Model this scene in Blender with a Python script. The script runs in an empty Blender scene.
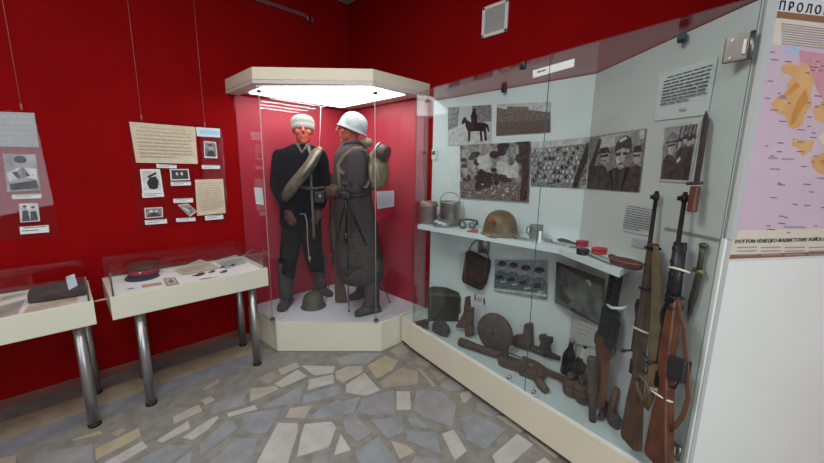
import bpy, bmesh, math, random
from mathutils import Vector, Matrix
random.seed(7)
S = bpy.context.scene
COL = S.collection
# ------------------------------------------------------------------ camera, light, exposure
CEIL = 3.21
F_PX, PITCH, ROLL, YAW = 347.7075, .1773, .0136, 3.9243
CAM = Vector((2.2485, 3.2645, 1.55))
FW = Vector((math.cos(YAW)*math.cos(PITCH), math.sin(YAW)*math.cos(PITCH), -math.sin(PITCH)))
R0 = Vector((math.sin(YAW), -math.cos(YAW), 0)); U0 = R0.cross(FW)
R2 = R0*math.cos(ROLL) + U0*math.sin(ROLL); U2 = -R0*math.sin(ROLL) + U0*math.cos(ROLL)
cd = bpy.data.cameras.new('camera'); cam = bpy.data.objects.new('camera', cd); COL.objects.link(cam)
cd.sensor_width = 36; cd.lens = 36*F_PX/824; cd.clip_start = .02
cam.matrix_world = Matrix(((R2.x, U2.x, -FW.x, CAM.x), (R2.y, U2.y, -FW.y, CAM.y), (R2.z, U2.z, -FW.z, CAM.z), (0, 0, 0, 1)))
S.camera = cam
S.view_settings.view_transform = 'Standard'; S.view_settings.look = 'None'
S.view_settings.exposure = 0.3; S.view_settings.gamma = 1; S.view_settings.use_curve_mapping = False
S.cycles.use_denoising = True
S.cycles.max_bounces = 10; S.cycles.transparent_max_bounces = 24; S.cycles.diffuse_bounces = 4; S.cycles.glossy_bounces = 5
S.cycles.sample_clamp_indirect = 6
W = bpy.data.worlds.new('world'); S.world = W; W.use_nodes = True
W.node_tree.nodes['Background'].inputs[0].default_value = (.75, .85, 1, 1)
W.node_tree.nodes['Background'].inputs[1].default_value = .25

def area(name, loc, target, sx, sy, power, col):
    l = bpy.data.lights.new(name, 'AREA'); l.shape = 'RECTANGLE'; l.size = sx; l.size_y = sy; l.energy = power; l.color = col
    o = bpy.data.objects.new(name, l); COL.objects.link(o); o.location = loc
    o.rotation_euler = (Vector(target)-Vector(loc)).to_track_quat('-Z', 'Z').to_euler()
    return o
# daylight through the windows at the far end of the hall, behind the visitor
area('window_daylight', (2.3, 5.85, 1.6), (1.0, 0, .9), 2.6, 1.5, 50, (.84, .93, 1))
# fluorescent louvre lamps on the ceiling of the hall
for x, y, n, p in ((4.9, 2.7, 4, 6), (2.9, 4.5, 4, 8), (2.15, 2.1, 4, 8.5)):
    for k in range(n): area('ceiling_tube', (x, y+.2*(k-2), CEIL-.05), (x, y+.2*(k-2), 0), 1.2, .07, p, (1, .98, .93))
for k in range(4): area('ceiling_tube', (6.9+.5*k, 3.9, CEIL-.05), (6.9+.5*k, 3.9, 0), .09, 1.5, 16, (1, .98, .96))

# ------------------------------------------------------------------ pixel -> place helpers (photograph is 824 x 463)
def ray(px, py): return FW + R2*((px-412)/F_PX) - U2*((py-231.5)/F_PX)
def onp(px, py, n, c):
    n = Vector(n); d = ray(px, py); return CAM + d*((c-n.dot(CAM))/n.dot(d))
def atz(px, py, z): return onp(px, py, (0, 0, 1), z)
def aty(px, py, y): return onp(px, py, (0, 1, 0), y)
def atx(px, py, x): return onp(px, py, (1, 0, 0), x)
GA = Vector((.2927, 1.3881, 0)); GB = Vector((.5885, 3.1999, 0)); GD = (GB-GA).normalized(); GN = Vector((GD.y, -GD.x, 0))
def gl(px, py, off=0): return onp(px, py, GN, GN.dot(GA)-off)      # front glass plane of the long showcase
XB = -.02; KINK = Vector((XB, 2.498, 0)); P2D = (Vector((.545, 3.15, 0))-KINK).normalized(); P2N = Vector((P2D.y, -P2D.x, 0))
def p1(px, py, off=.004): return atx(px, py, XB+off)                # first back panel
def p2(px, py, off=.004): return onp(px, py, P2N, P2N.dot(KINK)+off)  # slanted second back panel
ZF = .2715; ZS = 1.115
def fl(px, py, h=0): return atz(px, py, ZF+h)
def sh(px, py, h=0):                                                # a place on the shelf, kept in front of its back panels
    def depth(p): return (.27-p.x) if px < 570 else (.20-P2N.dot(p-KINK))
    want = max(.012, depth(atz(px, py, ZS))*.46); lo, hi = py-12, py+12
    for _ in range(30):
        m = (lo+hi)/2
        if depth(atz(px, m, ZS)) > want: lo = m
        else: hi = m
    return atz(px, (lo+hi)/2, ZS+h)
S3 = Vector((math.cos(math.radians(145)), math.sin(math.radians(145)), 0)); N3 = Vector((S3.y, -S3.x, 0))
def p3(px, py, off=.002): return onp(px, py, N3, N3.dot(GB)+off)
RX = R0.copy(); TC = Vector((-math.cos(YAW), -math.sin(YAW), 0)); Z = Vector((0, 0, 1))
def dep(px, py, ref, t=0):                                          # on the upright plane facing the visitor through ref
    return onp(px, py, TC, TC.dot(Vector(ref))+t)

# ------------------------------------------------------------------ materials
MATS = {}
def mat(name, c, rough=.6, metal=0, var=0, scale=20, bump=0, spec=.5, c2=None, stretch=None, emit=0):
    if name in MATS: return MATS[name]
    m = bpy.data.materials.new(name); m.use_nodes = True; nt = m.node_tree; b = nt.nodes['Principled BSDF']
    b.inputs['Roughness'].default_value = rough; b.inputs['Metallic'].default_value = metal; b.inputs['Specular IOR Level'].default_value = spec
    b.inputs['Base Color'].default_value = (*c, 1)
    if var or c2 or bump:
        tc = nt.nodes.new('ShaderNodeTexCoord'); mp = nt.nodes.new('ShaderNodeMapping'); nt.links.new(tc.outputs['Object'], mp.inputs[0])
        if stretch: mp.inputs['Scale'].default_value = stretch
        nz = nt.nodes.new('ShaderNodeTexNoise'); nz.inputs['Scale'].default_value = scale; nz.inputs['Detail'].default_value = 5
        nt.links.new(mp.outputs[0], nz.inputs['Vector'])
        cr = nt.nodes.new('ShaderNodeValToRGB'); nt.links.new(nz.outputs['Fac'], cr.inputs[0])
        a = c2 if c2 else tuple(max(0, x*(1-var)) for x in c); e = c if c2 else tuple(min(1, x*(1+var)) for x in c)
        cr.color_ramp.elements[0].position = .35; cr.color_ramp.elements[1].position = .65
        cr.color_ramp.elements[0].color = (*a, 1); cr.color_ramp.elements[1].color = (*e, 1)
        nt.links.new(cr.outputs[0], b.inputs['Base Color'])
        if bump:
            bp = nt.nodes.new('ShaderNodeBump'); bp.inputs['Strength'].default_value = bump; bp.inputs['Distance'].default_value = .004
            nt.links.new(nz.outputs['Fac'], bp.inputs['Height']); nt.links.new(bp.outputs[0], b.inputs['Normal'])
    if emit:
        b.inputs['Emission Color'].default_value = (*c, 1); b.inputs['Emission Strength'].default_value = emit
    MATS[name] = m; return m
def glass(name, tint, refl=1.0):
    m = bpy.data.materials.new(name); m.use_nodes = True; nt = m.node_tree; nt.nodes.clear()
    o = nt.nodes.new('ShaderNodeOutputMaterial'); mx = nt.nodes.new('ShaderNodeMixShader'); t = nt.nodes.new('ShaderNodeBsdfTransparent')
    g = nt.nodes.new('ShaderNodeBsdfGlossy'); fr = nt.nodes.new('ShaderNodeLayerWeight'); ml = nt.nodes.new('ShaderNodeMath')
    t.inputs[0].default_value = (*tint, 1); g.inputs[0].default_value = (.95, .97, 1, 1); g.inputs['Roughness'].default_value = .015
    pw = nt.nodes.new('ShaderNodeMath'); pw.operation = 'POWER'; pw.inputs[1].default_value = 5      # Schlick's reflectance, the same from both faces
    ml.operation = 'MULTIPLY_ADD'; ml.inputs[1].default_value = .85*refl; ml.inputs[2].default_value = .035*refl; ml.use_clamp = True
    nt.links.new(fr.outputs['Facing'], pw.inputs[0]); nt.links.new(pw.outputs[0], ml.inputs[0]); nt.links.new(ml.outputs[0], mx.inputs[0]); nt.links.new(t.outputs[0], mx.inputs[1])
    nt.links.new(g.outputs[0], mx.inputs[2]); nt.links.new(mx.outputs[0], o.inputs[0]); MATS[name] = m; return m
RED = mat('red wall paint', (.24, .0024, .0034), .75, var=.06, scale=3, spec=.04)
CREAM = mat('cream laminate', (.66, .65, .54), .4, var=.02, scale=4)
CREAMY = mat('warm cream laminate', (.70, .66, .53), .4, var=.02, scale=4)
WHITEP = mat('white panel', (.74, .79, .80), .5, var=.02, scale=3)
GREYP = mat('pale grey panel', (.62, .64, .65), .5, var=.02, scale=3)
SIDEP = mat('white side board', (.84, .87, .83), .45, var=.02, scale=3)
WHITE = mat('white plastic', (.8, .82, .82), .4)
BED = mat('white display bed', (.86, .80, .78), .7, var=.03, scale=5)
GL = glass('showcase glass', (.93, .965, .96), .8)
GLF = glass('corner case glass', (.95, .97, .98), .7)
ACR = glass('acrylic sheet', (.95, .93, .94), .4)
CHROME = mat('brushed steel', (.46, .47, .48), .38, 1, var=.15, scale=8, stretch=(6, 6, .6))
STEEL = mat('hinge steel', (.22, .21, .20), .4, 1, var=.1)
BLACK = mat('black rubber', (.012, .012, .014), .6)
DARKM = mat('gun metal', (.028, .028, .034), .42, .6, var=.3, scale=40)
RUST = mat('rusted iron', (.125, .075, .062), .85, .1, c2=(.055, .034, .03), scale=45, bump=.6)
RUST2 = mat('brown rusted iron', (.155, .092, .072), .85, .1, c2=(.07, .042, .035), scale=45, bump=.6)
WOOD = mat('orange walnut', (.20, .062, .022), .42, 0, c2=(.075, .026, .013), scale=14, stretch=(1, 1, .25))
WOODD = mat('dark walnut', (.11, .05, .028), .5, 0, c2=(.05, .024, .015), scale=14, stretch=(1, 1, .25))
WOODR = mat('reddish walnut', (.16, .05, .03), .45, 0, c2=(.08, .026, .018), scale=14, stretch=(1, 1, .25))
CANVAS = mat('olive canvas', (.19, .16, .10), .9, var=.25, scale=60, bump=.3)
CANVASD = mat('dark canvas', (.05, .045, .036), .9, var=.3, scale=60, bump=.3)
PH_SMOKE = mat('photo smoke', (.50, .47, .47), .35, c2=(.10, .085, .085), scale=16)
PH_TREE = mat('photo foliage', (.10, .085, .085), .35, c2=(.022, .018, .018), scale=60)
PH_COAT = mat('photo coat', (.085, .08, .085), .35, c2=(.028, .026, .028), scale=35)
PH_BLUE = mat('photo blue coat', (.22, .25, .29), .35, c2=(.045, .055, .07), scale=80)
PAPER = mat('white paper', (.74, .76, .77), .8, var=.03, scale=10)
PAPERB = mat('pale blue paper', (.62, .70, .76), .8, var=.03)
PAPERY = mat('aged paper', (.66, .57, .44), .8, c2=(.58, .49, .37), scale=30)
PAPERG = mat('grey paper', (.46, .47, .50), .8, var=.05)
INK = mat('ink', (.13, .13, .14), .8)
INKG = mat('faded ink', (.47, .40, .31), .8)
PH_L = mat('photo light grey', (.55, .54, .55), .35, var=.2, scale=30)
PH_M = mat('photo mid grey', (.22, .21, .22), .35, var=.5, scale=60)
PH_D = mat('photo dark grey', (.045, .042, .048), .35, var=.5, scale=60)
PH_K = mat('photo black', (.012, .011, .014), .35)
PH_S = mat('photo sky', (.40, .41, .43), .35, c2=(.22, .22, .24), scale=12)
PH_R = mat('photo sepia field', (.30, .25, .23), .35, c2=(.07, .05, .048), scale=90)
PH_C = mat('photo crowd', (.42, .42, .44), .35, c2=(.05, .05, .06), scale=110)
PH_F = mat('photo face', (.40, .37, .36), .35, var=.25, scale=60)
SKIN = mat('red painted mannequin skin', (.50, .085, .045), .5, var=.1, scale=25)
NAVY = mat('black navy quilted cloth', (.005, .0052, .009), .9, spec=.08, var=.3, scale=50, bump=.3)
DARKT = mat('black trousers', (.010, .009, .010), .9, spec=.08, var=.3, scale=40, bump=.3)
WOOL = mat('grey brown wool', (.078, .060, .060), .95, spec=.08, c2=(.055, .043, .044), scale=45, bump=.2)
FELT = mat('dark felt', (.07, .055, .05), .95, c2=(.04, .032, .03), scale=30, bump=.4)
KNIT = mat('light grey knit', (.36, .34, .31), .95, var=.15, scale=120, bump=.5)
HWHITE = mat('chipped white helmet paint', (.40, .42, .43), .6, c2=(.27, .29, .30), scale=18)
HGREEN = mat('olive green helmet paint', (.085, .095, .05), .55, c2=(.055, .06, .035), scale=25)
HOLIVE = mat('olive brown helmet paint', (.20, .14, .075), .45, c2=(.14, .095, .05), scale=25)
OLIVE = mat('olive backpack cloth', (.29, .22, .13), .9, c2=(.19, .14, .08), scale=25, bump=.4)
STRAP = mat('pale webbing', (.33, .30, .24), .9, var=.2, scale=50)
ALU = mat('dull aluminium', (.40, .38, .36), .42, .85, c2=(.26, .22, .21), scale=20)
ALUB = mat('bluish aluminium', (.42, .46, .50), .35, .85, var=.25, scale=25)
ROSEALU = mat('stained aluminium', (.40, .31, .29), .5, .6, c2=(.28, .22, .22), scale=15)
GREYC = mat('grey green enamel', (.24, .27, .25), .45, .3, var=.15, scale=25)
REDP = mat('bright red plastic', (.55, .035, .04), .4)
CRIM = mat('crimson cloth', (.30, .018, .05), .85, var=.1)
LEATHER = mat('red brown leather', (.12, .035, .03), .6, var=.3, scale=40)
BOTTLE = mat('near black glass', (.004, .005, .007), .3, spec=.25)
GREENF = mat('dark green felt', (.045, .05, .035), .9, var=.1)
BLUEF = mat('navy band', (.02, .022, .06), .85)
BRASS = mat('brass', (.60, .42, .22), .35, .9)
PINKM = mat('map lilac', (.60, .46, .56), .6, c2=(.65, .51, .60), scale=4)
ROSE = mat('map rose', (.62, .30, .36), .6, var=.06)
ORNG = mat('map orange', (.72, .44, .20), .6, c2=(.66, .36, .14), scale=14)
ORNG2 = mat('map deep orange', (.60, .28, .07), .6, var=.1)
BLUEM = mat('map blue', (.38, .55, .72), .6)
BRN = mat('map brown bar', (.27, .13, .06), .6)
CREAMPAP = mat('map cream', (.70, .64, .52), .6, var=.03)

# ------------------------------------------------------------------ mesh helpers
def wloc(o):
    v = Vector((0, 0, 0))
    while o is not None:
        v += o.location; o = o.parent
    return v
def props(o, label=None, cat=None, group=None, kind=None):
    if label: o['label'] = label
    if cat: o['category'] = cat
    if group: o['group'] = group
    if kind: o['kind'] = kind
    return o
def empty(name, loc, label, cat, group=None):
    o = bpy.data.objects.new(name, None); COL.objects.link(o); o.location = Vector(loc); o.empty_display_size = .05
    return props(o, label, cat, group)
class B:                                                             # collects shapes of one mesh object
    def __init__(s): s.bm = bmesh.new()
    def add(s, tmp, mi=0, M=None):
        if M is not None: tmp.transform(M)
        for f in tmp.faces: f.material_index = mi
        me = bpy.data.meshes.new('t'); tmp.to_mesh(me); tmp.free(); s.bm.from_mesh(me); bpy.data.meshes.remove(me); return s
    def box(s, c, size, M=None, bev=0, mi=0, axes=None):
        t = bmesh.new(); bmesh.ops.create_cube(t, size=1); t.transform(Matrix.Diagonal((*size, 1)))
        if bev: bmesh.ops.bevel(t, geom=t.edges[:], offset=bev, segments=2, affect='EDGES', profile=.6)
        if axes:
            x, y, z = axes; t.transform(Matrix(((x.x, y.x, z.x, 0), (x.y, y.y, z.y, 0), (x.z, y.z, z.z, 0), (0, 0, 0, 1))))
        t.transform(Matrix.Translation(Vector(c))); return s.add(t, mi, M)
    def loft(s, rings, mi=0, cap=True, M=None, closed=False):
        t = bmesh.new(); vs = [[t.verts.new(p) for p in r] for r in rings]; n = len(vs[0])
        prs = list(zip(vs, vs[1:])) + ([(vs[-1], vs[0])] if closed else [])
        for a, b in prs:
            for i in range(n):
                j = (i+1) % n; t.faces.new((a[i], a[j], b[j], b[i]))
        if cap and not closed: t.faces.new(vs[0][::-1]); t.faces.new(vs[-1])
        bmesh.ops.recalc_face_normals(t, faces=t.faces[:])
        for f in t.faces: f.smooth = len(f.verts) == 4
        return s.add(t, mi, M)
    def tube(s, pts, r, seg=10, mi=0, flat=1.0, up=None, closed=False):
        pts = [Vector(p) for p in pts]; n = len(pts); rs = r if isinstance(r, (list, tuple)) else [r]*n; rings = []; prev = up
        for i, p in enumerate(pts):
            if closed: d = pts[(i+1) % n]-pts[i-1]
            else: d = pts[min(i+1, n-1)]-pts[max(i-1, 0)]
            d.normalize()
            if prev is None: prev = Vector((0, 0, 1)) if abs(d.z) < .9 else Vector((1, 0, 0))
            a = (prev-d*prev.dot(d))
            a = a.normalized() if a.length > 1e-5 else d.orthogonal().normalized(); b = d.cross(a); prev = a
            rings.append([p+a*(rs[i]*flat*math.cos(2*math.pi*k/seg))+b*(rs[i]*math.sin(2*math.pi*k/seg)) for k in range(seg)])
        return s.loft(rings, mi, closed=closed)
    def cyl(s, a, b, r, r1=None, seg=20, mi=0): return s.tube([a, b], [r, r if r1 is None else r1], seg, mi)
    def lathe(s, prof, o, ax=Z, seg=24, mi=0, sx=1.0, sy=1.0, xdir=None, cap=True):
        ax = Vector(ax).normalized(); x = (Vector(xdir)-ax*Vector(xdir).dot(ax)).normalized() if xdir is not None else ax.orthogonal().normalized(); y = ax.cross(x); o = Vector(o)
        return s.loft([[o+ax*h+x*(max(r, 1e-4)*sx*math.cos(2*math.pi*k/seg))+y*(max(r, 1e-4)*sy*math.sin(2*math.pi*k/seg)) for k in range(seg)] for r, h in prof], mi, cap)
    def ell(s, c, rx, ry, rz, ax=None, mi=0, seg=20):
        c = Vector(c); x, y, z = ax if ax else (Vector((1, 0, 0)), Vector((0, 1, 0)), Z); R = []
        for i in range(1, seg//2):
            t = math.pi*i/(seg//2); R.append([c+x*(rx*math.sin(t)*math.cos(2*math.pi*k/seg))+y*(ry*math.sin(t)*math.sin(2*math.pi*k/seg))-z*(rz*math.cos(t)) for k in range(seg)])
        return s.loft(R, mi)
    def prism(s, pts, n, th, mi=0, bev=0, M=None):                   # polygon extruded by th along n
        t = bmesh.new(); n = Vector(n).normalized(); a = [t.verts.new(Vector(p)-n*(th/2)) for p in pts]; b = [t.verts.new(Vector(p)+n*(th/2)) for p in pts]; k = len(a)
        t.faces.new(a[::-1]); t.faces.new(b)
        for i in range(k): t.faces.new((a[i], a[(i+1) % k], b[(i+1) % k], b[i]))
        bmesh.ops.recalc_face_normals(t, faces=t.faces[:])
        if bev: bmesh.ops.bevel(t, geom=t.edges[:], offset=bev, segments=2, affect='EDGES', profile=.6)
        return s.add(t, mi, M)
    def slab(s, poly, z0, z1, mi=0, bev=0):                          # plan polygon between two heights
        return s.prism([Vector((p[0], p[1], (z0+z1)/2)) for p in poly], Z, z1-z0, mi, bev)
    def face(s, pts, mi=0):
        t = bmesh.new(); t.faces.new([t.verts.new(Vector(p)) for p in pts]); return s.add(t, mi)
def obj(name, b, mats, parent=None, label=None, cat=None, group=None, kind=None, smooth=None, sub=0, origin=None):
    bm = b.bm if isinstance(b, B) else b
    mats = mats if isinstance(mats, (list, tuple)) else [mats]
    if smooth is not None:
        for f in bm.faces: f.smooth = smooth
    if parent is not None: org = wloc(parent)
    elif origin is not None: org = Vector(origin)
    elif kind == 'structure': org = Vector((0, 0, 0))
    else:
        xs = [v.co for v in bm.verts]; lo = [min(c[i] for c in xs) for i in range(3)]; hi = [max(c[i] for c in xs) for i in range(3)]
        org = Vector(((lo[0]+hi[0])/2, (lo[1]+hi[1])/2, lo[2]))
    bmesh.ops.translate(bm, verts=bm.verts[:], vec=-org)
    me = bpy.data.meshes.new(name); bm.to_mesh(me); bm.free()
    for m in mats: me.materials.append(m)
    o = bpy.data.objects.new(name, me); COL.objects.link(o)
    if parent is not None: o.parent = parent
    else: o.location = org
    if sub:
        md = o.modifiers.new('s', 'SUBSURF'); md.levels = md.render_levels = sub
    return props(o, label, cat, group, kind)
def dup(o, delta=Vector((0, 0, 0)), label=None, parent=None):        # a thing, its parts and their sub-parts
    c = o.copy(); COL.objects.link(c)
    if parent is not None: c.parent = parent
    else:
        c.location = o.location + Vector(delta)
        if label: c['label'] = label
    for ch in [x for x in bpy.data.objects if x.parent == o]: dup(ch, parent=c)
    return c
def quadgrid(b, q, u0, v0, u1, v1, off, n, mi):                      # rectangle in the uv of a four-cornered sheet (tl, tr, br, bl)
    b.face([bil(q, u, v)+n*off for u, v in ((u0, v0), (u1, v0), (u1, v1), (u0, v1))], mi)
def bil(q, u, v): return q[0]*(1-u)*(1-v)+q[1]*u*(1-v)+q[2]*u*v+q[3]*(1-u)*v
def sheet(name, q, base, shapes, label, cat='photograph', group=None, parent=None, th=.0012):
    """a flat print: base sheet of thickness th, with printed shapes [(material, [(u,v)...])]"""
    b = B(); n = (q[1]-q[0]).cross(q[3]-q[0]).normalized()
    if n.dot(CAM-q[0]) < 0: n = -n
    b.loft([[p-n*th for p in q], list(q)], 0)
    ms = [base]
    for k, (m, poly) in enumerate(shapes):
        if m not in ms: ms.append(m)
        b.face([bil(q, u, v)+n*(.0004+.00012*k) for u, v in poly], ms.index(m))
    for f in b.bm.faces: f.smooth = False
    if parent is not None: return obj(name, b, ms, parent, label=label)
    return obj(name, b, ms, None, label, cat, group)
def R(u0, v0, u1, v1): return [(u0, v0), (u1, v0), (u1, v1), (u0, v1)]
def disc(u, v, ru, rv, n=12, a0=0): return [(u+ru*math.cos(2*math.pi*k/n), v+rv*math.sin(2*math.pi*k/n)) for k in range(n)]
def lines(rows, m, u0=.07, u1=.93, v0=.1, v1=.9, words=6, h=.35, seed=1, last=None):
    rnd = random.Random(seed); out = []; st = (v1-v0)/rows
    for i in range(rows):
        u = u0+(.06 if i == 0 else 0); end = u1 if i < rows-1 else (last or u1*.7)
        while u < end-.02:
            w = min(rnd.uniform(.5, 1.5)*(u1-u0)/words, end-u); out.append((m, R(u, v0+i*st, u+w*.88, v0+i*st+st*h))); u += w
    return out
def text(name, body, size, o, xd, yd, m, parent, ext=.0006):
    c = bpy.data.curves.new(name, 'FONT'); c.body = body; c.size = size; c.extrude = ext; c.offset = size*.012; c.align_x = 'LEFT'
    t = bpy.data.objects.new(name, c); COL.objects.link(t)
    dg = bpy.context.evaluated_depsgraph_get(); dg.update()
    me = bpy.data.meshes.new_from_object(t.evaluated_get(dg)); bpy.data.objects.remove(t); bpy.data.curves.remove(c)
    bm = bmesh.new(); bm.from_mesh(me); bpy.data.meshes.remove(me)
    zd = xd.cross(yd).normalized()
    bm.transform(Matrix(((xd.x, yd.x, zd.x, o.x), (xd.y, yd.y, zd.y, o.y), (xd.z, yd.z, zd.z, o.z), (0, 0, 0, 1))))
    return obj(name, bm, m, parent)
def ap(o, mods):                                                     # bake modifiers into the mesh
    dg = bpy.context.evaluated_depsgraph_get(); dg.update()
    me = bpy.data.meshes.new_from_object(o.evaluated_get(dg)); old = o.data; o.modifiers.clear(); o.data = me
    return o
# ------------------------------------------------------------------ the room
XV, CZ = -.05, 3.21
def struct(name, b, mats, label, parent=None, cat='room'):
    return obj(name, b, mats, parent, label if parent is None else None, cat if parent is None else None, kind='structure')
ST = dict(blue=mat('blue grey stone', (.25, .268, .285), .5, var=.14, scale=9), white=mat('whitish stone', (.44, .435, .415), .5, var=.10, scale=9),
          beige=mat('beige stone', (.40, .375, .32), .5, var=.10, scale=9), yellow=mat('yellowish stone', (.39, .345, .235), .5, var=.10, scale=9),
          grey=mat('grey stone', (.27, .275, .285), .5, var=.12, scale=9), tan=mat('tan stone', (.33, .29, .245), .5, var=.10, scale=9))
GROUT = mat('cement grout', (.222, .212, .195), .65, var=.16, scale=14)
BANDD = mat('dark grey terrazzo band', (.17, .165, .165), .55, var=.15, scale=12)
BANDT = mat('tan terrazzo band', (.32, .265, .195), .55, var=.14, scale=9)
BANDB = mat('blue grey terrazzo band', (.20, .215, .245), .55, var=.15, scale=9)
FM = [GROUT, ST['blue'], ST['white'], ST['beige'], ST['yellow'], ST['grey'], ST['tan'], BANDD, BANDT, BANDB]
FI = dict(blue=1, white=2, beige=3, yellow=4, grey=5, tan=6)
b = B(); b.slab([(XV-.1, -.1), (9.5, -.1), (9.5, 6), (XV-.1, 6)], -.06, 0, 0)
for y0, y1, mi in ((0, .19, 7), (.19, .40, 8), (.40, .555, 9)):
    x = 1.19
    while x < 6:
        x2 = x+random.uniform(.7, 1.1); b.slab([(x+.004, y0), (min(x2, 6), y0), (min(x2, 6), y1), (x+.004, y1)], 0, .0012, mi); x = x2
def crop(x0, y0, s, pts): return [(x0+u/s, y0+v/s) for u, v in pts]
A_, B_, C_, D_, E_ = (80, 370, 4.979), (200, 350, 4.1), (330, 340, 3.764), (440, 370, 4.98), (0, 380, 5.575)
stones = [(A_, 'yellow', [(75, 395), (290, 290), (305, 330), (80, 450)]), (A_, 'white', [(120, 463), (310, 355), (335, 385), (190, 470)]),
 (A_, 'beige', [(462, 235), (590, 172), (610, 205), (468, 268)]), (A_, 'white', [(383, 352), (540, 253), (548, 290), (410, 362)]),
 (A_, 'white', [(510, 338), (665, 235), (690, 240), (640, 295), (560, 348)]), (A_, 'beige', [(605, 152), (650, 133), (672, 148), (625, 175)]),
 (A_, 'tan', [(150, 320), (200, 292), (235, 295), (190, 330)]), (A_, 'blue', [(310, 440), (440, 375), (565, 375), (470, 445), (400, 480), (300, 480)]),
 (A_, 'grey', [(480, 460), (555, 405), (550, 480), (470, 480)]), (A_, 'tan', [(610, 95), (690, 45), (697, 62), (620, 105)]),
 (B_, 'grey', [(40, 265), (65, 220), (190, 175), (180, 225)]), (B_, 'white', [(110, 262), (225, 227), (235, 243), (120, 275)]),
 (B_, 'beige', [(205, 160), (310, 148), (325, 160), (205, 213)]), (B_, 'blue', [(250, 235), (430, 140), (405, 215), (270, 240)]),
 (B_, 'white', [(305, 140), (400, 82), (440, 108), (335, 155)]), (B_, 'beige', [(320, 80), (395, 52), (408, 70), (335, 103)]),
 (B_, 'tan', [(235, 120), (290, 92), (325, 105), (280, 140)]), (B_, 'white', [(415, 65), (555, 68), (545, 95), (470, 105)]),
 (B_, 'white', [(448, 122), (545, 102), (550, 135), (442, 165)]), (B_, 'blue', [(425, 185), (565, 145), (590, 180), (420, 225)]),
 (B_, 'beige', [(370, 240), (460, 228), (430, 280), (350, 278)]), (B_, 'blue', [(172, 265), (340, 240), (270, 345), (190, 340)]),
 (B_, 'blue', [(0, 385), (110, 290), (140, 290), (155, 325), (0, 440)]), (B_, 'blue', [(20, 480), (150, 365), (235, 365), (205, 480)]),
 (B_, 'white', [(225, 480), (320, 300), (402, 303), (400, 340), (355, 480)]), (B_, 'white', [(430, 305), (540, 295), (560, 320), (525, 400), (398, 440), (415, 350)]),
 (B_, 'blue', [(450, 275), (500, 235), (574, 205), (600, 255), (480, 285)]), (B_, 'white', [(-20, 322), (70, 272), (78, 280), (-20, 360)]),
 (B_, 'blue', [(460, 445), (520, 420), (525, 480), (460, 480)]), (C_, 'beige', [(20, 120), (70, 100), (125, 100), (120, 125), (50, 160), (25, 150)]),
 (C_, 'yellow', [(140, 98), (210, 60), (255, 80), (235, 115), (175, 145)]), (C_, 'white', [(60, 170), (130, 125), (188, 190), (140, 210), (60, 200)]),
 (C_, 'tan', [(185, 160), (270, 105), (330, 120), (330, 165), (200, 180)]), (C_, 'grey', [(20, 70), (100, 50), (195, 50), (140, 90), (40, 95)]),
 (C_, 'white', [(250, 195), (300, 195), (305, 262), (250, 265)]), (C_, 'grey', [(120, 225), (240, 190), (245, 280), (150, 285), (105, 265)]),
 (C_, 'blue', [(20, 240), (115, 215), (90, 275), (5, 290)]), (C_, 'grey', [(325, 190), (420, 195), (475, 250), (460, 330), (350, 290), (315, 265)]),
 (C_, 'grey', [(48, 305), (95, 288), (160, 350), (105, 385), (60, 350)]), (C_, 'blue', [(155, 305), (270, 285), (275, 350), (215, 372)]),
 (C_, 'white', [(40, 355), (78, 415), (15, 435)]), (C_, 'blue', [(92, 425), (185, 365), (265, 480), (120, 480)]),
 (C_, 'blue', [(288, 345), (400, 350), (420, 435), (290, 380)]), (C_, 'beige', [(228, 380), (290, 400), (320, 425), (262, 450)]),
 (C_, 'white', [(420, 355), (465, 340), (515, 420), (470, 455)]), (C_, 'tan', [(325, 60), (385, 90), (365, 105), (330, 95)]),
 (C_, 'beige', [(490, 205), (527, 190), (535, 215), (510, 240), (497, 235)]), (C_, 'tan', [(370, 110), (440, 140), (410, 155)]),
 (C_, 'tan', [(415, 175), (450, 145), (490, 180), (450, 195)]), (C_, 'blue', [(290, 300), (320, 292), (380, 335), (310, 328)]),
 (C_, 'white', [(-30, 330), (0, 318), (22, 330), (0, 400)]), (C_, 'tan', [(225, 40), (270, 15), (300, 45), (255, 70)]),
 (C_, 'tan', [(325, 105), (345, 112), (400, 175), (385, 178)]), (C_, 'grey', [(320, 440), (400, 450), (420, 480), (300, 480)]),
 (D_, 'blue', [(95, 240), (180, 225), (330, 300), (225, 400), (130, 350)]), (D_, 'white', [(260, 430), (385, 320), (465, 375), (340, 480), (280, 480)]),
 (D_, 'beige', [(275, 230), (330, 235), (420, 300), (400, 312)]), (D_, 'beige', [(430, 315), (590, 430), (575, 440), (450, 345)]),
 (D_, 'white', [(455, 480), (520, 440), (570, 480)]), (D_, 'grey', [(0, 75), (60, 50), (125, 90), (70, 110)]),
 (D_, 'grey', [(185, 165), (270, 180), (300, 215), (255, 235), (180, 205)]),
 (E_, 'tan', [(0, 440), (90, 425), (95, 490), (0, 490)]), (E_, 'grey', [(190, 420), (520, 360), (525, 480), (200, 480)]),
 (E_, 'yellow', [(400, 335), (560, 285), (570, 298), (420, 340)])]
for k_, ((x0, y0, s), c, pts) in enumerate(stones):
    P = [atz(x, y, 0) for x, y in crop(x0, y0, s, pts)]; b.slab([(p.x, p.y) for p in P], -.01, .002+k_*.00006, FI[c])
rnd = random.Random(3)
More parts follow.
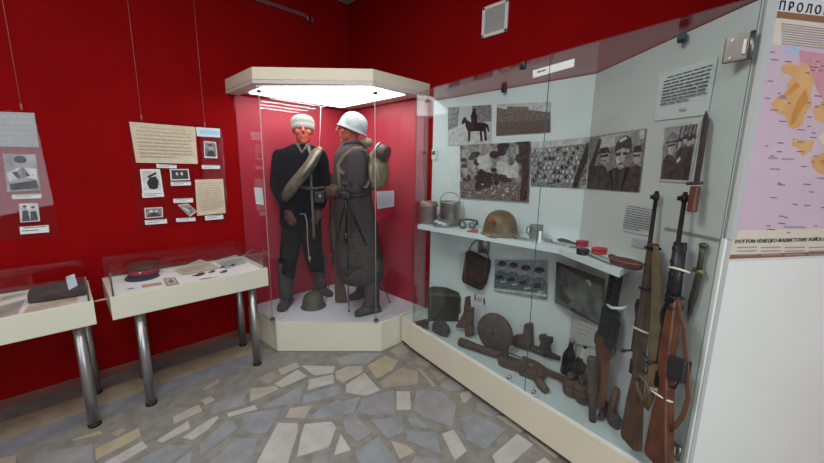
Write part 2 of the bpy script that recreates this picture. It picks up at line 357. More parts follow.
for i in range(22):                                                  # the paving goes on towards the visitor
    for j in range(19):
        x, y = .5+i*.25+(j % 2)*.12, .78+j*.27; d = Vector((x, y, 0))-CAM; zz = d.dot(FW)
        if zz > .05 and d.dot(U2)/zz*F_PX > -255 and abs(d.dot(R2)/zz*F_PX) < 440: continue
        if x < GA.x+.4 and y > 1.0: continue
        b.slab([(x+rnd.uniform(.06, .135)*math.cos(a+rnd.uniform(-.42, .42)), y+rnd.uniform(.085, .14)*math.sin(a+rnd.uniform(-.3, .3))) for a in [k*math.pi/3 for k in range(6)]], 0, .0022, rnd.choice([1, 1, 2, 3, 5, 6]))
struct('floor', b, FM, 'crazy paved stone floor with striped terrazzo band along the red wall')
b = B(); b.box((4.7, -.06, CZ/2), (9.7, .12, CZ)); struct('wall_left', b, RED, 'long deep red wall behind the table showcases')
b = B(); b.box((XV-.06, 3, CZ/2), (.12, 6.2, CZ)); struct('wall_right', b, RED, 'deep red wall behind the long glass showcase')
FARW = mat('pale far wall', (.36, .36, .37), .8)
b = B(); b.box((9.55, 3, CZ/2), (.1, 6.2, CZ)); struct('wall_far', b, FARW, 'pale wall behind the visitor')
b = B(); b.box((4.7, 6.05, CZ/2), (9.7, .1, CZ)); struct('wall_back', b, FARW, 'pale wall at the end of the hall behind the visitor')
b = B(); b.box((4.7, 3, CZ+.05), (9.7, 6.3, .1)); struct('ceiling', b, mat('grey ceiling', (.30, .29, .30), .8), 'dull grey ceiling above the red walls')
BB = mat('red brown skirting', (.17, .055, .04), .5, var=.15, scale=6)
b = B(); b.box((3.6, .007, .03), (4.8, .014, .06), bev=.003); struct('baseboard_left', b, BB, 'thin red brown skirting board along the red wall')
b = B(); zr = 2.956; b.box((2.9, .012, zr), (4.96, .024, .035), bev=.004)
rail = struct('trim_1', b, mat('rail grey', (.17, .06, .06), .5), 'thin picture rail high on the red wall')
for k, x in enumerate((.43, .385)):
    b = B(); b.box((x, .03, zr-.025), (.022, .03, .045), bev=.004)
    obj('rail_hook', b, CHROME, None, ('outer' if k == 0 else 'inner')+' small metal hook of the pair at the rail end near the corner', 'hook', 'hooks on the picture rail')
# ventilation grille
e = empty('ventilation_grille', (XV, 1.78, 2.49), 'square white ventilation grille high on the red wall', 'grille')
y0, y1, z0, z1 = 1.676, 1.882, 2.492, 2.697
b = B(); ym, zm = (y0+y1)/2, (z0+z1)/2
for c, s in (((XV+.008, ym, z1-.011), (.016, y1-y0, .022)), ((XV+.008, ym, z0+.011), (.016, y1-y0, .022)), ((XV+.008, y0+.011, zm), (.016, .022, z1-z0)), ((XV+.008, y1-.011, zm), (.016, .022, z1-z0))): b.box(c, s, bev=.003)
obj('frame', b, mat('grille white', (.74, .72, .71), .5), e)
b = B(); b.box((XV+.002, ym, zm), (.004, y1-y0-.04, z1-z0-.04), mi=1)
for k in range(13):
    b.box((XV+.008, ym, z0+.03+k*(z1-z0-.06)/12), (.004, y1-y0-.044, .006)); b.box((XV+.009, y0+.03+k*(y1-y0-.06)/12, zm), (.003, .004, z1-z0-.044))
obj('grid', b, [mat('grille grey', (.48, .49, .48), .6), mat('grille dark', (.13, .13, .13), .8)], e)

# ------------------------------------------------------------------ hanging boards on the left wall
def wire(px, x_, ztop, zbot, lab):
    b = B(); b.cyl((x_, .014, zbot), (x_, .014, ztop), .0022, seg=6); b.cyl((x_, .014, zbot-.03), (x_, .014, zbot+.01), .006, seg=8)
    return obj('hanging_wire', b, mat('nylon wire', (.42, .10, .10), .4), None, lab, 'wire', 'wires holding the boards')
wire(0, 2.365, 2.95, 1.90, 'thin wire hanging above the grey paper board at the far left')
wire(0, 1.780, 2.95, 1.90, 'thin wire above the large aged document, left one of that board')
wire(0, 1.372, 2.95, 1.89, 'thin wire above the blue name strip, right one of that board')
def lw(px, py, off=.012): return aty(px, py, off)
def board(name, quad, label):
    e = empty(name, (lw(*quad[3], .004)), label, 'display board')
    q = [lw(x, y, .009) for x, y in quad]; b = B(); b.prism(q, (0, 1, 0), .005, bev=.001); obj('acrylic_sheet', b, ACR, e, label='clear acrylic sheet'); return e
def lq(x0, y0, s, pts): return [lw(x, y) for x, y in crop(x0, y0, s, pts)]
e = board('display_board', [(126, 118), (221.5, 125), (229, 221), (138.5, 229)], 'clear board of aged letters and small portraits above the right table')
T = (120, 110, 3.858)
def lsheet(nm, pts, base, shapes, lab, tr=T): return sheet(nm, lq(*tr, pts), base, shapes, lab, parent=e)
lsheet('document', [(35, 45), (290, 66), (300, 208), (62, 203)], PAPERY, lines(9, INKG, seed=2, words=9), 'large aged handwritten document')
lsheet('name_strip', [(293, 66), (385, 72), (386, 106), (297, 101)], PAPERB, [(mat('blue print', (.36, .58, .74), .8), R(.12, .25, .95, .75))], 'pale blue strip')
lsheet('photograph', [(323, 120), (370, 124), (376, 186), (326, 184)], PAPER, [(PH_M, R(.06, .05, .94, .92)), (PH_D, [(.2, .92), (.28, .62), (.5, .5), (.75, .62), (.88, .92)]), (PH_F, disc(.5, .36, .15, .16)), (PH_D, disc(.5, .22, .17, .09))], 'small portrait of a soldier')
for k, (pts, n) in enumerate((([(315, 213), (384, 213), (386, 227), (317, 227)], 2), ([(140, 208), (218, 212), (219, 225), (142, 223)], 2), ([(84, 322), (168, 319), (171, 334), (87, 339)], 2), ([(195, 277), (273, 276), (274, 290), (197, 293)], 2), ([(205, 343), (281, 340), (282, 356), (207, 359)], 2), ([(95, 426), (180, 420), (182, 437), (98, 443)], 2), ([(216, 418), (290, 414), (292, 428), (218, 432)], 2), ([(327, 408), (397, 404), (399, 420), (330, 426)], 2))):
    lsheet('caption', pts, PAPER, lines(n, INK, h=.3, seed=10+k, words=5), 'small white caption strip')
lsheet('photograph', [(77, 228), (154, 228), (168, 319), (87, 324)], PAPER, [(PH_L, R(.08, .06, .92, .86)), (PH_K, [(.35, .8), (.25, .55), (.42, .35), (.72, .3), (.85, .5), (.75, .8), (.55, .84)]), (PH_K, [(.3, .3), (.75, .12), (.8, .2), (.4, .36)])], 'photograph of a dark leaning figure')
lsheet('photograph', [(192, 228), (264, 228), (270, 270), (196, 272)], PAPER, [(PH_D, R(.06, .08, .94, .9)), (PH_L, disc(.35, .42, .07, .14)), (PH_L, disc(.6, .42, .07, .14))], 'dark photograph of two faces')
lsheet('photograph', [(94, 378), (164, 375), (166, 413), (97, 418)], PAPER, [(PH_M, R(.05, .08, .95, .92)), (PH_L, disc(.35, .35, .1, .16)), (PH_L, disc(.65, .35, .1, .16)), (PH_D, [(.1, .9), (.3, .5), (.7, .5), (.9, .9)])], 'small group photograph')
lsheet('photograph', [(222, 366), (262, 360), (297, 392), (270, 412), (224, 410)][:4], PAPERY, [(PH_M, R(.06, .1, .94, .9)), (PH_L, [(.1, .2), (.5, .5), (.3, .8)])], 'tilted small photograph')
lsheet('letter', [(289, 269), (397, 266), (408, 397), (298, 408)], PAPERY, lines(12, INKG, seed=5, words=7), 'aged folded letter')
e = board('display_board', [(-40, 108), (34, 112), (61, 236), (-30, 243)], 'clear board with a grey sheet and photographs above the left table')
T2 = (0, 100, 3.087)
def l2(nm, pts, base, shapes, lab): return sheet(nm, lq(*T2, pts), base, shapes, lab, parent=e)
l2('document', [(-110, 32), (106, 40), (120, 146), (-100, 142)], mat('grey sheet', (.40, .43, .45), .8, var=.05), lines(5, PAPERG, seed=6), 'large grey sheet')
l2('photograph', [(8, 165), (110, 168), (125, 278), (22, 283)], PH_S, [(PH_L, [(.05, .5), (.45, .35), (.95, .4), (.95, .7), (.5, .62), (.1, .75)]), (PH_D, disc(.5, .15, .2, .1)), (PH_D, [(.2, .5), (.6, .42), (.75, .6), (.35, .66)]), (PH_M, disc(.5, .5, .12, .16)), (PH_D, [(.1, .8), (.9, .72), (.95, .95), (.1, .97)])], 'crumpled battle photograph')
l2('photograph', [(58, 320), (117, 318), (124, 374), (63, 378)], PH_L, [(PH_D, [(.08, .95), (.15, .4), (.42, .35), (.5, .95)]), (PH_D, [(.5, .95), (.55, .45), (.85, .42), (.92, .95)]), (PH_F, disc(.28, .25, .09, .11)), (PH_F, disc(.7, .32, .09, .11)), (PH_D, disc(.28, .15, .11, .06)), (PH_D, disc(.7, .22, .11, .06))], 'photograph of two soldiers')
for k, pts in enumerate(([(36, 293), (127, 289), (128, 303), (38, 306)], [(60, 392), (150, 386), (152, 408), (63, 415)])): l2('caption', pts, PAPER, lines(2, INK, h=.3, seed=30+k), 'white caption strip')

# ------------------------------------------------------------------ table showcases
TY, TX0, TX1, TB = .674, 1.205, 2.125, .16
def table_case(x0, x1, label, lx=.10):
    e = empty('table_showcase', ((x0+x1)/2, (TY+TB)/2, 0), label, 'table showcase', 'table showcases along the wall')
    b = B(); t = .02
    b.box(((x0+x1)/2, TY-t/2, .721), (x1-x0, t, .138), bev=.002); b.box(((x0+x1)/2, TB+t/2, .721), (x1-x0, t, .138), bev=.002)
    for x in (x0+t/2, x1-t/2): b.box((x, (TY+TB)/2, .721), (t, TY-TB-2*t, .138), bev=.002)
    b.box(((x0+x1)/2, (TY+TB)/2, .66), (x1-x0-2*t, TY-TB-2*t, .016))
    obj('frame', b, CREAM, e)
    b = B(); b.box(((x0+x1)/2, (TY+TB)/2, .722), (x1-x0-2*t, TY-TB-2*t, .108)); obj('display_bed', b, BED, e, label='white display bed')
    for x_ in (x0+lx, x1-.132):
        for x, y in ((x_, TY-.07), (x_-.03, TB+.05)):
            b = B(); b.cyl((x, y, .018), (x, y, .653), .0285, seg=28); l = obj('leg', b, CHROME, e, label='round steel leg')
            b = B(); b.lathe([(.0315, 0), (.0325, .016), (.0295, .022)], (x, y, 0)); obj('foot', b, BLACK, l, label='black rubber foot')
    h = .93; b = B(); g = .006
    for nm, c, s in (('front_pane', ((x0+x1)/2, TY-.024, (h+.776)/2), (x1-x0-.03, g, h-.776)), ('back_pane', ((x0+x1)/2, TB+.024, (h+.776)/2), (x1-x0-.03, g, h-.776)),
                     ('end_pane', (x0+.018, (TY+TB)/2, (h+.776)/2), (g, TY-TB-.06, h-.776)), ('end_pane', (x1-.018, (TY+TB)/2, (h+.776)/2), (g, TY-TB-.06, h-.776)), ('top_pane', ((x0+x1)/2, (TY+TB)/2, h+.004), (x1-x0-.03, TY-TB-.045, g))):
        b = B(); b.box(c, s); obj(nm, b, GLF, e)
    for x in (x0+.018, x1-.018):
        b = B(); b.cyl((x, TY-.024, .776), (x, TY-.024, h), .0045, seg=8); obj('corner_strip', b, mat('corner strip', (.10, .05, .05), .3), e)
    return e
TR = table_case(TX0, TX1, 'cream table showcase with a crimson peaked cap, next to the corner case')
TL = table_case(2.195, 3.115, 'cream table showcase with a dark soft cap, at the left edge of view', .076)
ZT = .776
def tb(px, py, h=0): return atz(px, py, ZT+h)
def tsheet(nm, pts, base, shapes, lab, cat='document', tr=(100, 235, 4.337), h=.003): return sheet(nm, [tb(x, y, h) for x, y in crop(*tr, pts)], base, shapes, lab, cat)
tsheet('open_booklet', [(320, 150), (435, 105), (525, 140), (360, 172)], PAPERY, lines(6, INKG, seed=7), 'open tan booklet lying in the middle of the right table showcase', h=.008)
tsheet('document', [(495, 112), (590, 85), (640, 120), (545, 148)], PAPERG, lines(7, INKG, seed=8), 'grey printed sheet at the corner end of the right table showcase')
tsheet('photograph', [(273, 188), (325, 183), (345, 212), (290, 222)], mat('brown mount', (.42, .28, .2), .6), [(PAPERY, R(.15, .15, .85, .85)), (PH_M, disc(.5, .5, .22, .25))], 'small square photograph on brown mount before the crimson cap', 'photograph')
tsheet('caption_strip', [(180, 216), (265, 204), (270, 214), (183, 228)], mat('pinkish caption', (.52, .33, .27), .7), lines(1, INKG, h=.5, seed=9), 'long brownish caption strip lying left in the right table showcase', 'caption')
tsheet('caption_strip', [(112, 232), (165, 224), (170, 234), (116, 244)], PAPER, lines(1, INK, h=.5, seed=19), 'white caption strip at the left end of the right table showcase', 'caption')
tsheet('caption_strip', [(430, 190), (515, 178), (520, 186), (435, 199)], PAPERG, lines(1, INK, h=.5, seed=21), 'grey caption strip in front of the brown medals', 'caption')
for k, (u, v, w, lab) in enumerate(((435, 172, .045, 'largest brown metal badge, in front of the open tan booklet'), (488, 160, .028, 'small brown badge right of the largest brown badge'), (533, 140, .024, 'dark oval badge just below the grey printed sheet'), (578, 132, .026, 'dark round badge at the corner of the grey printed sheet'), (540, 160, .03, 'light crossed badge in front of the dark oval badge'))):
    x, y = crop(100, 235, 4.337, [(u, v)])[0]; p = tb(x, y); b = B()
    b.lathe([(w*.9, 0), (w, .004), (w*.7, .009), (w*.2, .012)], p, sx=1, sy=.6, seg=10)
    b.box(p+Vector((w*.7, .01, .004)), (w*.8, w*.35, .006), bev=.002)
    obj('badge', b, mat('badge brown %d' % (k % 3), [(.16, .07, .045), (.07, .05, .045), (.45, .36, .3)][2 if k == 4 else (1 if k > 1 else 0)], .5, .5, var=.2), None, lab, 'badge', 'badges in the table showcase', smooth=True)
# peaked cap
c = tb(144.5, 275.5); e = empty('peaked_cap', c, 'dark crowned peaked cap with crimson band in the right table showcase', 'cap')
fd = Vector((.35, 1, 0)).normalized(); sd = Vector((fd.y, -fd.x, 0))
b = B(); b.lathe([(.088, 0), (.092, .05)], c+Z*.012, sx=1.0, sy=1.12, xdir=sd, seg=32); obj('band', b, CRIM, e, label='crimson band')
b = B(); b.lathe([(.092, .0), (.102, .012), (.103, .020), (.088, .028), (.03, .032)], c+Z*.062, sx=1.0, sy=1.12, xdir=sd, seg=32); obj('crown', b, GREENF, e, label='dark green crown')
b = B(); rr = []
for k in range(17):
    a = math.pi*(.12+.76*k/16); d = sd*math.cos(a)+fd*math.sin(a)*1.12; rr.append([c+d*.089+Z*.016, c+d*(.089+.05*math.sin(a))+Z*(.0), c+d*(.089+.05*math.sin(a))+Z*(.005), c+d*.089+Z*.022])
b.loft(rr); obj('visor', b, BLUEF, e, label='navy blue visor')
b = B(); b.lathe([(.013, 0), (.010, .004), (.004, .007)], c+fd*.103+Z*.045, ax=fd, seg=5); obj('badge', b, BRASS, e, label='brass star badge')
# soft cap and papers of the left table
P = tb(60, 297); e = empty('field_cap', P, 'dark brown soft cap with a blue tag in the left table showcase', 'cap')
b = B(); xd = Vector((-1, .12, 0)).normalized(); yd = Vector((-xd.y, xd.x, 0)); rr = []
for t, w, h in ((-.122, .045, .05), (-.115, .07, .068), (-.07, .08, .075), (0, .084, .082), (.07, .08, .08), (.113, .07, .07), (.122, .045, .052)):
    rr.append([P+xd*t+yd*(w*math.cos(a))+Z*(max(0, h*.45+h*.62*math.sin(a))) for a in [2*math.pi*k/18 for k in range(18)]])
b.loft(rr); obj('crown', b, mat('dark brown felt', (.045, .020, .018), .9, var=.3, scale=30), e, smooth=True)
b = B(); b.prism([dep(x, y, P, .09) for x, y in ((65.8, 277), (74, 274), (77.5, 285.5), (69, 290))], TC, .003); obj('tag', b, PAPERB, e, label='pale blue tag')
T3 = (0, 255, 5.145)
tsheet('document', [(0, 215), (165, 172), (165, 195), (0, 240)], PAPERY, lines(4, INKG, seed=12), 'upper narrow tan sheet in the left table showcase', tr=T3)
tsheet('document', [(-60, 280), (130, 228), (90, 300), (-60, 335)], mat('pink paper', (.46, .36, .32), .8), lines(5, INKG, seed=13), 'large greyish pink sheet at the left frame edge', tr=T3)
tsheet('document', [(145, 262), (395, 212), (400, 240), (120, 300)], mat('orange paper', (.66, .45, .32), .8, var=.1), lines(3, INKG, seed=14), 'long orange tinted sheet in front of the dark soft cap', tr=T3)
b = B(); b.tube([(2.198, .60, .765), (2.155, .612, .77), (2.118, .604, .768)], .006, 8); obj('connecting_cable', b, mat('beige cable', (.42, .25, .18), .5), None, 'beige cable bridging the gap between the two table showcases', 'cable')
b = B(); b.tube([(1.212, .20, .80), (1.16, .19, .83), (1.09, .10, .81), (1.08, .012, .80)], .005, 8); obj('connecting_cable', b, MATS['beige cable'], None, 'thin cable from the right table showcase to the wall by the corner case', 'cable')

# ------------------------------------------------------------------ corner case
PZ = .2654
HA, HB = Vector((1.105, .525, 0)), Vector((.468, 1.138, 0))
cs = empty('corner_showcase', (.45, .45, 0), 'cream corner showcase with glass sides and a lit canopy', 'showcase')
b = B(); pl = [(XV+.002, .016), (1.14, .016), (HA.x, HA.y), (HB.x, HB.y), (XV+.002, 1.15)]; b.slab(pl, .004, PZ, bev=.002)
obj('plinth', b, CREAM, cs)
b = B(); ins = [(XV+.01, .02), (1.125, .02), (HA.x-.012, HA.y-.006), (HB.x-.006, HB.y-.012), (XV+.01, 1.135)]; b.slab(ins, PZ-.001, PZ+.004); obj('plinth_top', b, mat('plinth top white', (.66, .66, .72), .45, var=.02), cs, label='white plinth top')
CA, CB_ = (1.182, .5536), (.56, 1.1637); zk0, zk1 = 2.149, 2.26
can = [(XV+.002, .003), (1.19, .003), CA, CB_, (XV+.002, 1.17)]; b = B(); b.slab(can, zk0+.02, zk1, bev=.002)
def rim(o, t):                                                       # hanging rim of the canopy along its free sides
    b = B(); f = [Vector((1.19, .003, 0)), Vector((*CA, 0)), Vector((*CB_, 0)), Vector((XV+.002, 1.17, 0))]; i = [Vector((1.19-t, .003, 0)), Vector((CA[0]-t, CA[1]-t*.45, 0)), Vector((CB_[0]-t*.45, CB_[1]-t, 0)), Vector((XV+.002, 1.17-t, 0))]
    for k in range(3): b.slab([f[k], f[k+1], i[k+1], i[k]], zk0, zk0+.03)
    return b
obj('canopy', b, CREAMY, cs); obj('canopy_rim', rim(0, .10), mat('canopy underside', (.60, .58, .55), .5), cs)
lp = [atz(x, y, zk0+.012) for x, y in ((249, 91.5), (262, 84.5), (371, 84.5), (405, 93), (341.5, 106))]
b = B(); b.slab([(p.x, p.y) for p in lp], zk0-.004, zk0+.03); obj('light_panel', b, mat('lit canopy panel', (1, .97, .94), .5, emit=5.0), cs, label='glowing white light panel')
def pane(name, a, c, z0, z1, parent, m=GLF, t=.006):
    b = B(); a, c = Vector((a[0], a[1], 0)), Vector((c[0], c[1], 0)); d = (c-a).normalized(); b.box((a+c)/2+Z*(z0+z1)/2, ((c-a).length, t, z1-z0), axes=(d, Z.cross(d), Z)); return obj(name, b, m, parent)
ga, gb = (1.12, .505), (.505, 1.118)
pane('front_pane', ga, gb, PZ+.002, zk0, cs); pane('side_pane', (1.135, .02), (1.122, .50), PZ+.002, zk0, cs); pane('side_pane', (.50, 1.121), (XV+.01, 1.125), PZ+.002, zk0, cs)
for p in (ga, gb):
    for z_ in (PZ+.03, zk0-.04):
        b = B(); b.box((p[0], p[1], z_), (.03, .03, .02), bev=.004); obj('glass_clip', b, STEEL, cs, label='small metal glass clip')
for p, q in ((ga, 0), (gb, 0)):
    b = B(); b.cyl((p[0]+.002, p[1]+.002, PZ), (p[0]+.002, p[1]+.002, zk0), .003, seg=8); obj('edge_seam', b, mat('seam', (.35, .33, .33), .3), cs)
def wcard(q, lab, rows=6, base=PAPERB, seed=50): return sheet('caption_card', q, base, lines(rows, PAPERG, seed=seed, h=.3), lab, 'caption card', 'caption cards of the corner case')
wcard([atx(x, y, XV+.017) for x, y in ((376.5, 191.5), (394, 190.5), (394, 206.5), (377.5, 209))], 'pale caption card on the case wall beside the backpack')
wcard([aty(x, y, .017) for x, y in ((254, 187.5), (262, 188), (264, 205), (256, 204))], 'narrow white card on the case wall left of the dark jacket', base=PAPER, seed=51)
for pts, lab in (([(277.5, 317.5), (287, 317), (287.5, 320), (278, 320.5)], 'white caption strip on the plinth before the dark boots'), ([(370, 318), (391, 312.5), (392.5, 316), (373, 321.5)], 'white caption strip on the plinth before the felt boots')):
    sheet('caption_card', [atz(x, y, PZ+.007) for x, y in pts], PAPER, lines(2, INK, h=.3, seed=55), lab, 'caption card', 'caption cards of the corner case')

HAZE = mat('crimson haze panel', (.42, .022, .045), .5, var=.05, scale=4)  # added panels; pinker red holds canopy light and glass haze in their colour
b = B(); b.box((.57, .008, (PZ+.005+zk0)/2), (1.11, .012, zk0-PZ-.006)); obj('haze_panel', b, HAZE, cs, label='crimson haze panel added over the red back wall')
b = B(); b.box((XV+.008, .57, (PZ+.005+zk0)/2), (.012, 1.10, zk0-PZ-.006)); obj('haze_panel', b, HAZE, cs, label='crimson haze panel added over the red back wall')
# ------------------------------------------------------------------ mannequins
def ring(c, rx, ry, xa=RX, ya=TC, n=24): return [c+xa*(rx*math.cos(2*math.pi*k/n))+ya*(ry*math.sin(2*math.pi*k/n)) for k in range(n)]
def lookframe(f): f = Vector(f).normalized(); s = Z.cross(f).normalized(); return f, s
def head(b, c, f, neck):
    f, s = lookframe(f); u = f.cross(s); ax = (s, f, u)
    b.ell(c-f*.012+u*.022, .077, .096, .10, ax); b.ell(c+f*.022-u*.045, .066, .066, .075, ax); b.ell(c+f*.06-u*.098, .03, .03, .026, ax)
    b.tube([c+f*.088+u*.028, c+f*.100+u*.008, c+f*.110-u*.014, c+f*.092-u*.028], [.012, .013, .016, .012], 10)
    for k in (-1, 1):
        b.ell(c+f*.074+s*(.032*k)+u*.036, .028, .014, .010, ax); b.ell(c+f*.058+s*(.040*k)-u*.018, .030, .026, .030, ax)
        b.ell(c+s*(.079*k)-f*.01-u*.005, .012, .024, .034, ax)
    b.ell(c+f*.084-u*.054, .026, .012, .007, ax); b.ell(c+f*.080-u*.070, .022, .012, .008, ax)
    b.tube([c-f*.01-u*.06, neck], [.056, .062], 16)
    return f, s, u
def hand(b, w, d, n, side=1, curl=.5):                               # wrist, pointing direction, back-of-hand normal
    d = d.normalized(); n = (n-d*n.dot(d)).normalized(); s = d.cross(n)*side
    b.tube([w-d*.04, w+d*.01], [.027, .027], 12); b.ell(w+d*.045, .042, .02, .055, (s, n, d))
    for k, (o, L) in enumerate(((.031, .066), (.0105, .076), (-.0105, .07), (-.031, .055))):
        p = w+d*.085+s*o; q = p+d*(L*.45)-n*(L*.12); r = q+(d*(1-curl)-n*curl).normalized()*(L*.35); t = r+(d*(1-curl*1.6)-n*curl*1.4).normalized()*(L*.28)
        b.tube([w+d*.05+s*o*.8, p, q, r, t], [.011, .0105, .0098, .009, .007], 8)
    p = w+d*.03+s*.036; b.tube([w+d*.01+s*.02, p, p+(d+s*.8-n*.4).normalized()*.03, p+(d*1.2+s*.4-n*.7).normalized()*.055], [.014, .013, .011, .008], 8)
def body(name, b, parent, label):
    o = obj(name, b, SKIN, parent, label=label, smooth=True); m = o.modifiers.new('r', 'REMESH'); m.mode = 'VOXEL'; m.voxel_size = .0065; m.use_smooth_shade = True
    m = o.modifiers.new('s', 'SMOOTH'); m.factor = .5; m.iterations = 9; ap(o, 1); o.data.materials.append(mat('dark brown skin', (.09, .028, .02), .7))
    for p in o.data.polygons: p.material_index = 1 if p.center.z+wloc(o).z < 1.62 else 0
    return o
def garment(name, rings, m, parent, label=None, sub=1, extra=()):
    b = B(); b.loft(rings)
    for r in extra: b.loft(r)
    return obj(name, b, m, parent, label=label, smooth=True, sub=sub)
def limb(pts, rs, n=16):
    b = B(); b.tube(pts, rs, n); return b
def boot(b, ank, toe_dir, L, h, w=.052, mi=0):                       # felt or leather boot with shaft, heel and toe; ank on the sole plane
    t = Vector(toe_dir).normalized(); s = Z.cross(t); rr = []
    for (f, z_, a, c) in ((-.01, h, w*1.12, w*1.15), (-.005, h*.75, w*1.1, w*1.12), (0, h*.45, w*1.05, w*1.1), (.0, .12, w*1.0, w*1.1), (.012, .085, w*.98, w*1.25)):
        rr.append(ring(ank+t*f+Z*z_, a, c, s, t, 18))
    b.loft(rr, mi); rr = []
    for (f, hz, a) in ((-.085, .03, .028), (-.075, .055, .042), (-.03, .09, .048), (.03, .095, .047), (.09, .072, .049), (L*.75, .058, .05), (L*.93, .045, .042), (L, .028, .024)):
        rr.append([ank+t*f+s*(a*math.cos(q))+Z*max(.0, hz*.5+hz*.55*math.sin(q)) for q in [2*math.pi*k/18 for k in range(18)]])
    b.loft(rr, mi)
def eyes(parent, c, f, s, u):
    for k in (-1, 1):
        b = B(); b.ell(c+f*.083+s*(.032*k)+u*.016, .010, .007, .0045, (s, f, u), seg=12); obj('eye', b, mat('painted eye', (.16, .025, .02), .35), parent, label='dark painted eye')
def helmet(name, c, axis, fwd, L, Wd, H, m, label, cat='helmet', rimw=.012):
    ax = Vector(axis).normalized(); f = (Vector(fwd)-ax*Vector(fwd).dot(ax)).normalized()
    e = empty(name, c, label, cat); b = B(); prof = [(1+rimw*6, -.02), (1.0, .0), (.985, .16), (.95, .36), (.87, .58), (.73, .77), (.52, .90), (.28, .975), (.05, 1.0)]
    b.lathe([(r*L/2, h*H) for r, h in prof], c, ax, 32, sx=1, sy=Wd/L, xdir=f, cap=False)
    b.lathe([(r*L/2*.975, h*H*.97) for r, h in prof], c, ax, 32, mi=1, sx=1, sy=Wd/L, xdir=f, cap=False)
    obj('shell', b, [m, mat('helmet lining', (.05, .035, .025), .9)], e, smooth=True)
    b = B(); n = 32; s = ax.cross(f); b.tube([c-ax*.004+f*((1+rimw*6)*L/2*math.cos(2*math.pi*k/n))+s*((1+rimw*6)*Wd/2*math.sin(2*math.pi*k/n)) for k in range(n)], .004, 8, closed=True); obj('rim', b, m, e)
    return e
# ---- the one in a dark jacket
RL = Vector((.72, .25, 0))
def ML(px, py, t=0): return dep(px, py, RL, t)
kL = ((RL-CAM).dot(FW))/F_PX
mn = empty('mannequin', (RL.x, RL.y, PZ+.004), 'red faced mannequin in dark quilted jacket and light knit cap', 'mannequin')
b = B(); hc = ML(303, 130.5, .02); fL = TC*.93+RX*.3; fr = head(b, hc, fL, ML(302, 149))
aL, aR = atz(287, 304, PZ)+Z*.09, atz(320, 292.5, PZ)+Z*.09
b.loft([ring(ML(301, y), w*kL, d) for y, w, d in ((148, 8, .06), (154, 17, .085), (165, 17, .11), (190, 15, .10), (212, 16, .11), (226, 15, .11))])
hipL, hipR = ML(293, 220), ML(310, 220)
for h, a in ((hipL, aL), (hipR, aR)):
    k = (h+a)/2+TC*.05; b.tube([h+Z*.05, h-Z*.1, k, (k+a)/2, a], [.085, .085, .06, .055, .042], 14)
sL, eL, wL = ML(280, 155.5), ML(276.5, 187, -.01), ML(288, 211, .13)
sR, eR, wR = ML(320, 155.5), ML(324.5, 187, -.01), ML(319, 210, .10)
for s_, e_, w_ in ((sL, eL, wL), (sR, eR, wR)): b.tube([s_, e_, w_], [.05, .042, .03], 12)
hand(b, wL, (ML(293, 224, .16)-wL), TC, 1, .6); hand(b, wR, (ML(314, 222, .13)-wR), TC, -1, .6)
bd = body('body', b, mn, 'red painted head and hands'); eyes(bd, hc, *fr)
jr = [ring(ML(x, y), w*kL, d) for x, y, w, d in ((302, 143.5, 8.2, .075), (301.5, 147, 12, .088), (301, 149.5, 19, .105), (300.5, 153, 22, .12), (300.5, 168, 20.5, .135), (301, 185, 19, .14), (301, 200, 19, .142), (301, 216, 19.5, .148), (300, 232, 20.5, .155))]
sl = lambda s_, e_, w_, o: [ring(s_-RX*(o*.02)+Z*.06, .03, .05), ring(s_+Z*.035, .062, .07), ring(s_-Z*.03, .07, .078), ring(s_.lerp(e_, .35), .068, .076), ring(s_.lerp(e_, .75), .062, .07), ring(e_, .06, .066), ring(e_.lerp(w_, .4), .056, .06), ring(e_.lerp(w_, .8), .05, .052), ring(e_.lerp(w_, .97), .047, .048)]
garment('jacket', jr, NAVY, mn, 'black navy quilted jacket', extra=(sl(sL, eL, wL, -1), sl(sR, eR, wR, 1)))
b = B(); b.tube([ML(308, 146, .085), ML(310, 153, .115), ML(310.5, 168, .15), ML(311.5, 190, .152), ML(313, 215, .158), ML(314, 238, .165)], [.016, .013, .012, .012, .012, .012], 8, flat=.4, up=TC); obj('jacket_edge', b, mat('grey edging', (.13, .125, .12), .9), mn, label='grey edge of the jacket opening')
b = B(); b.loft([ring(ML(302.5, y), w*kL, d) for y, w, d in ((149, 9.5, .085), (146, 8.6, .078), (143, 7.5, .070))], cap=False); b.tube([ML(297, 144, .07), ML(302, 153, .12), ML(308, 144, .075)], .013, 8); obj('collar', b, mat('dark brown collar', (.10, .075, .06), .9), mn, label='brown collar')
tr = lambda h, a, t: [ring(h+Z*.06, .11, .12), ring(h-Z*.12, .10, .115), ring((h+a)/2+TC*.05, .082, .092), ring((h+a)/2*.45+a*.55+TC*.03, .075, .08), ring(a+Z*.15, .07, .075), ring(a+Z*.02, .064, .07)]
garment('trousers', tr(hipL, aL, 0), DARKT, mn, 'black trousers', extra=(tr(hipR, aR, 0),))
for a, d, lab in ((atz(287, 305, PZ+.004), TC+RX*.05, 'dark felt boot'), (atz(320, 293.5, PZ+.004), TC*.55+RX*.8, 'dark felt boot')):
    b = B(); boot(b, a-TC*.0, d, .17, .42, .062); obj('boot', b, FELT, mn, label=lab, smooth=True)
b = B(); f, s, u = fr; ax = (u*.97-f*.22).normalized(); f2 = (f-ax*f.dot(ax)).normalized()
b.lathe([(.092, -.030), (.104, -.022), (.108, .012), (.104, .020), (.112, .034), (.110, .062), (.092, .088), (.06, .104), (.024, .112), (.018, .120), (.006, .122)], hc+u*.022-f*.012, ax, 28, xdir=f2, sx=1.02, sy=.93); obj('knit_cap', b, KNIT, mn, label='light grey knit cap', smooth=True)
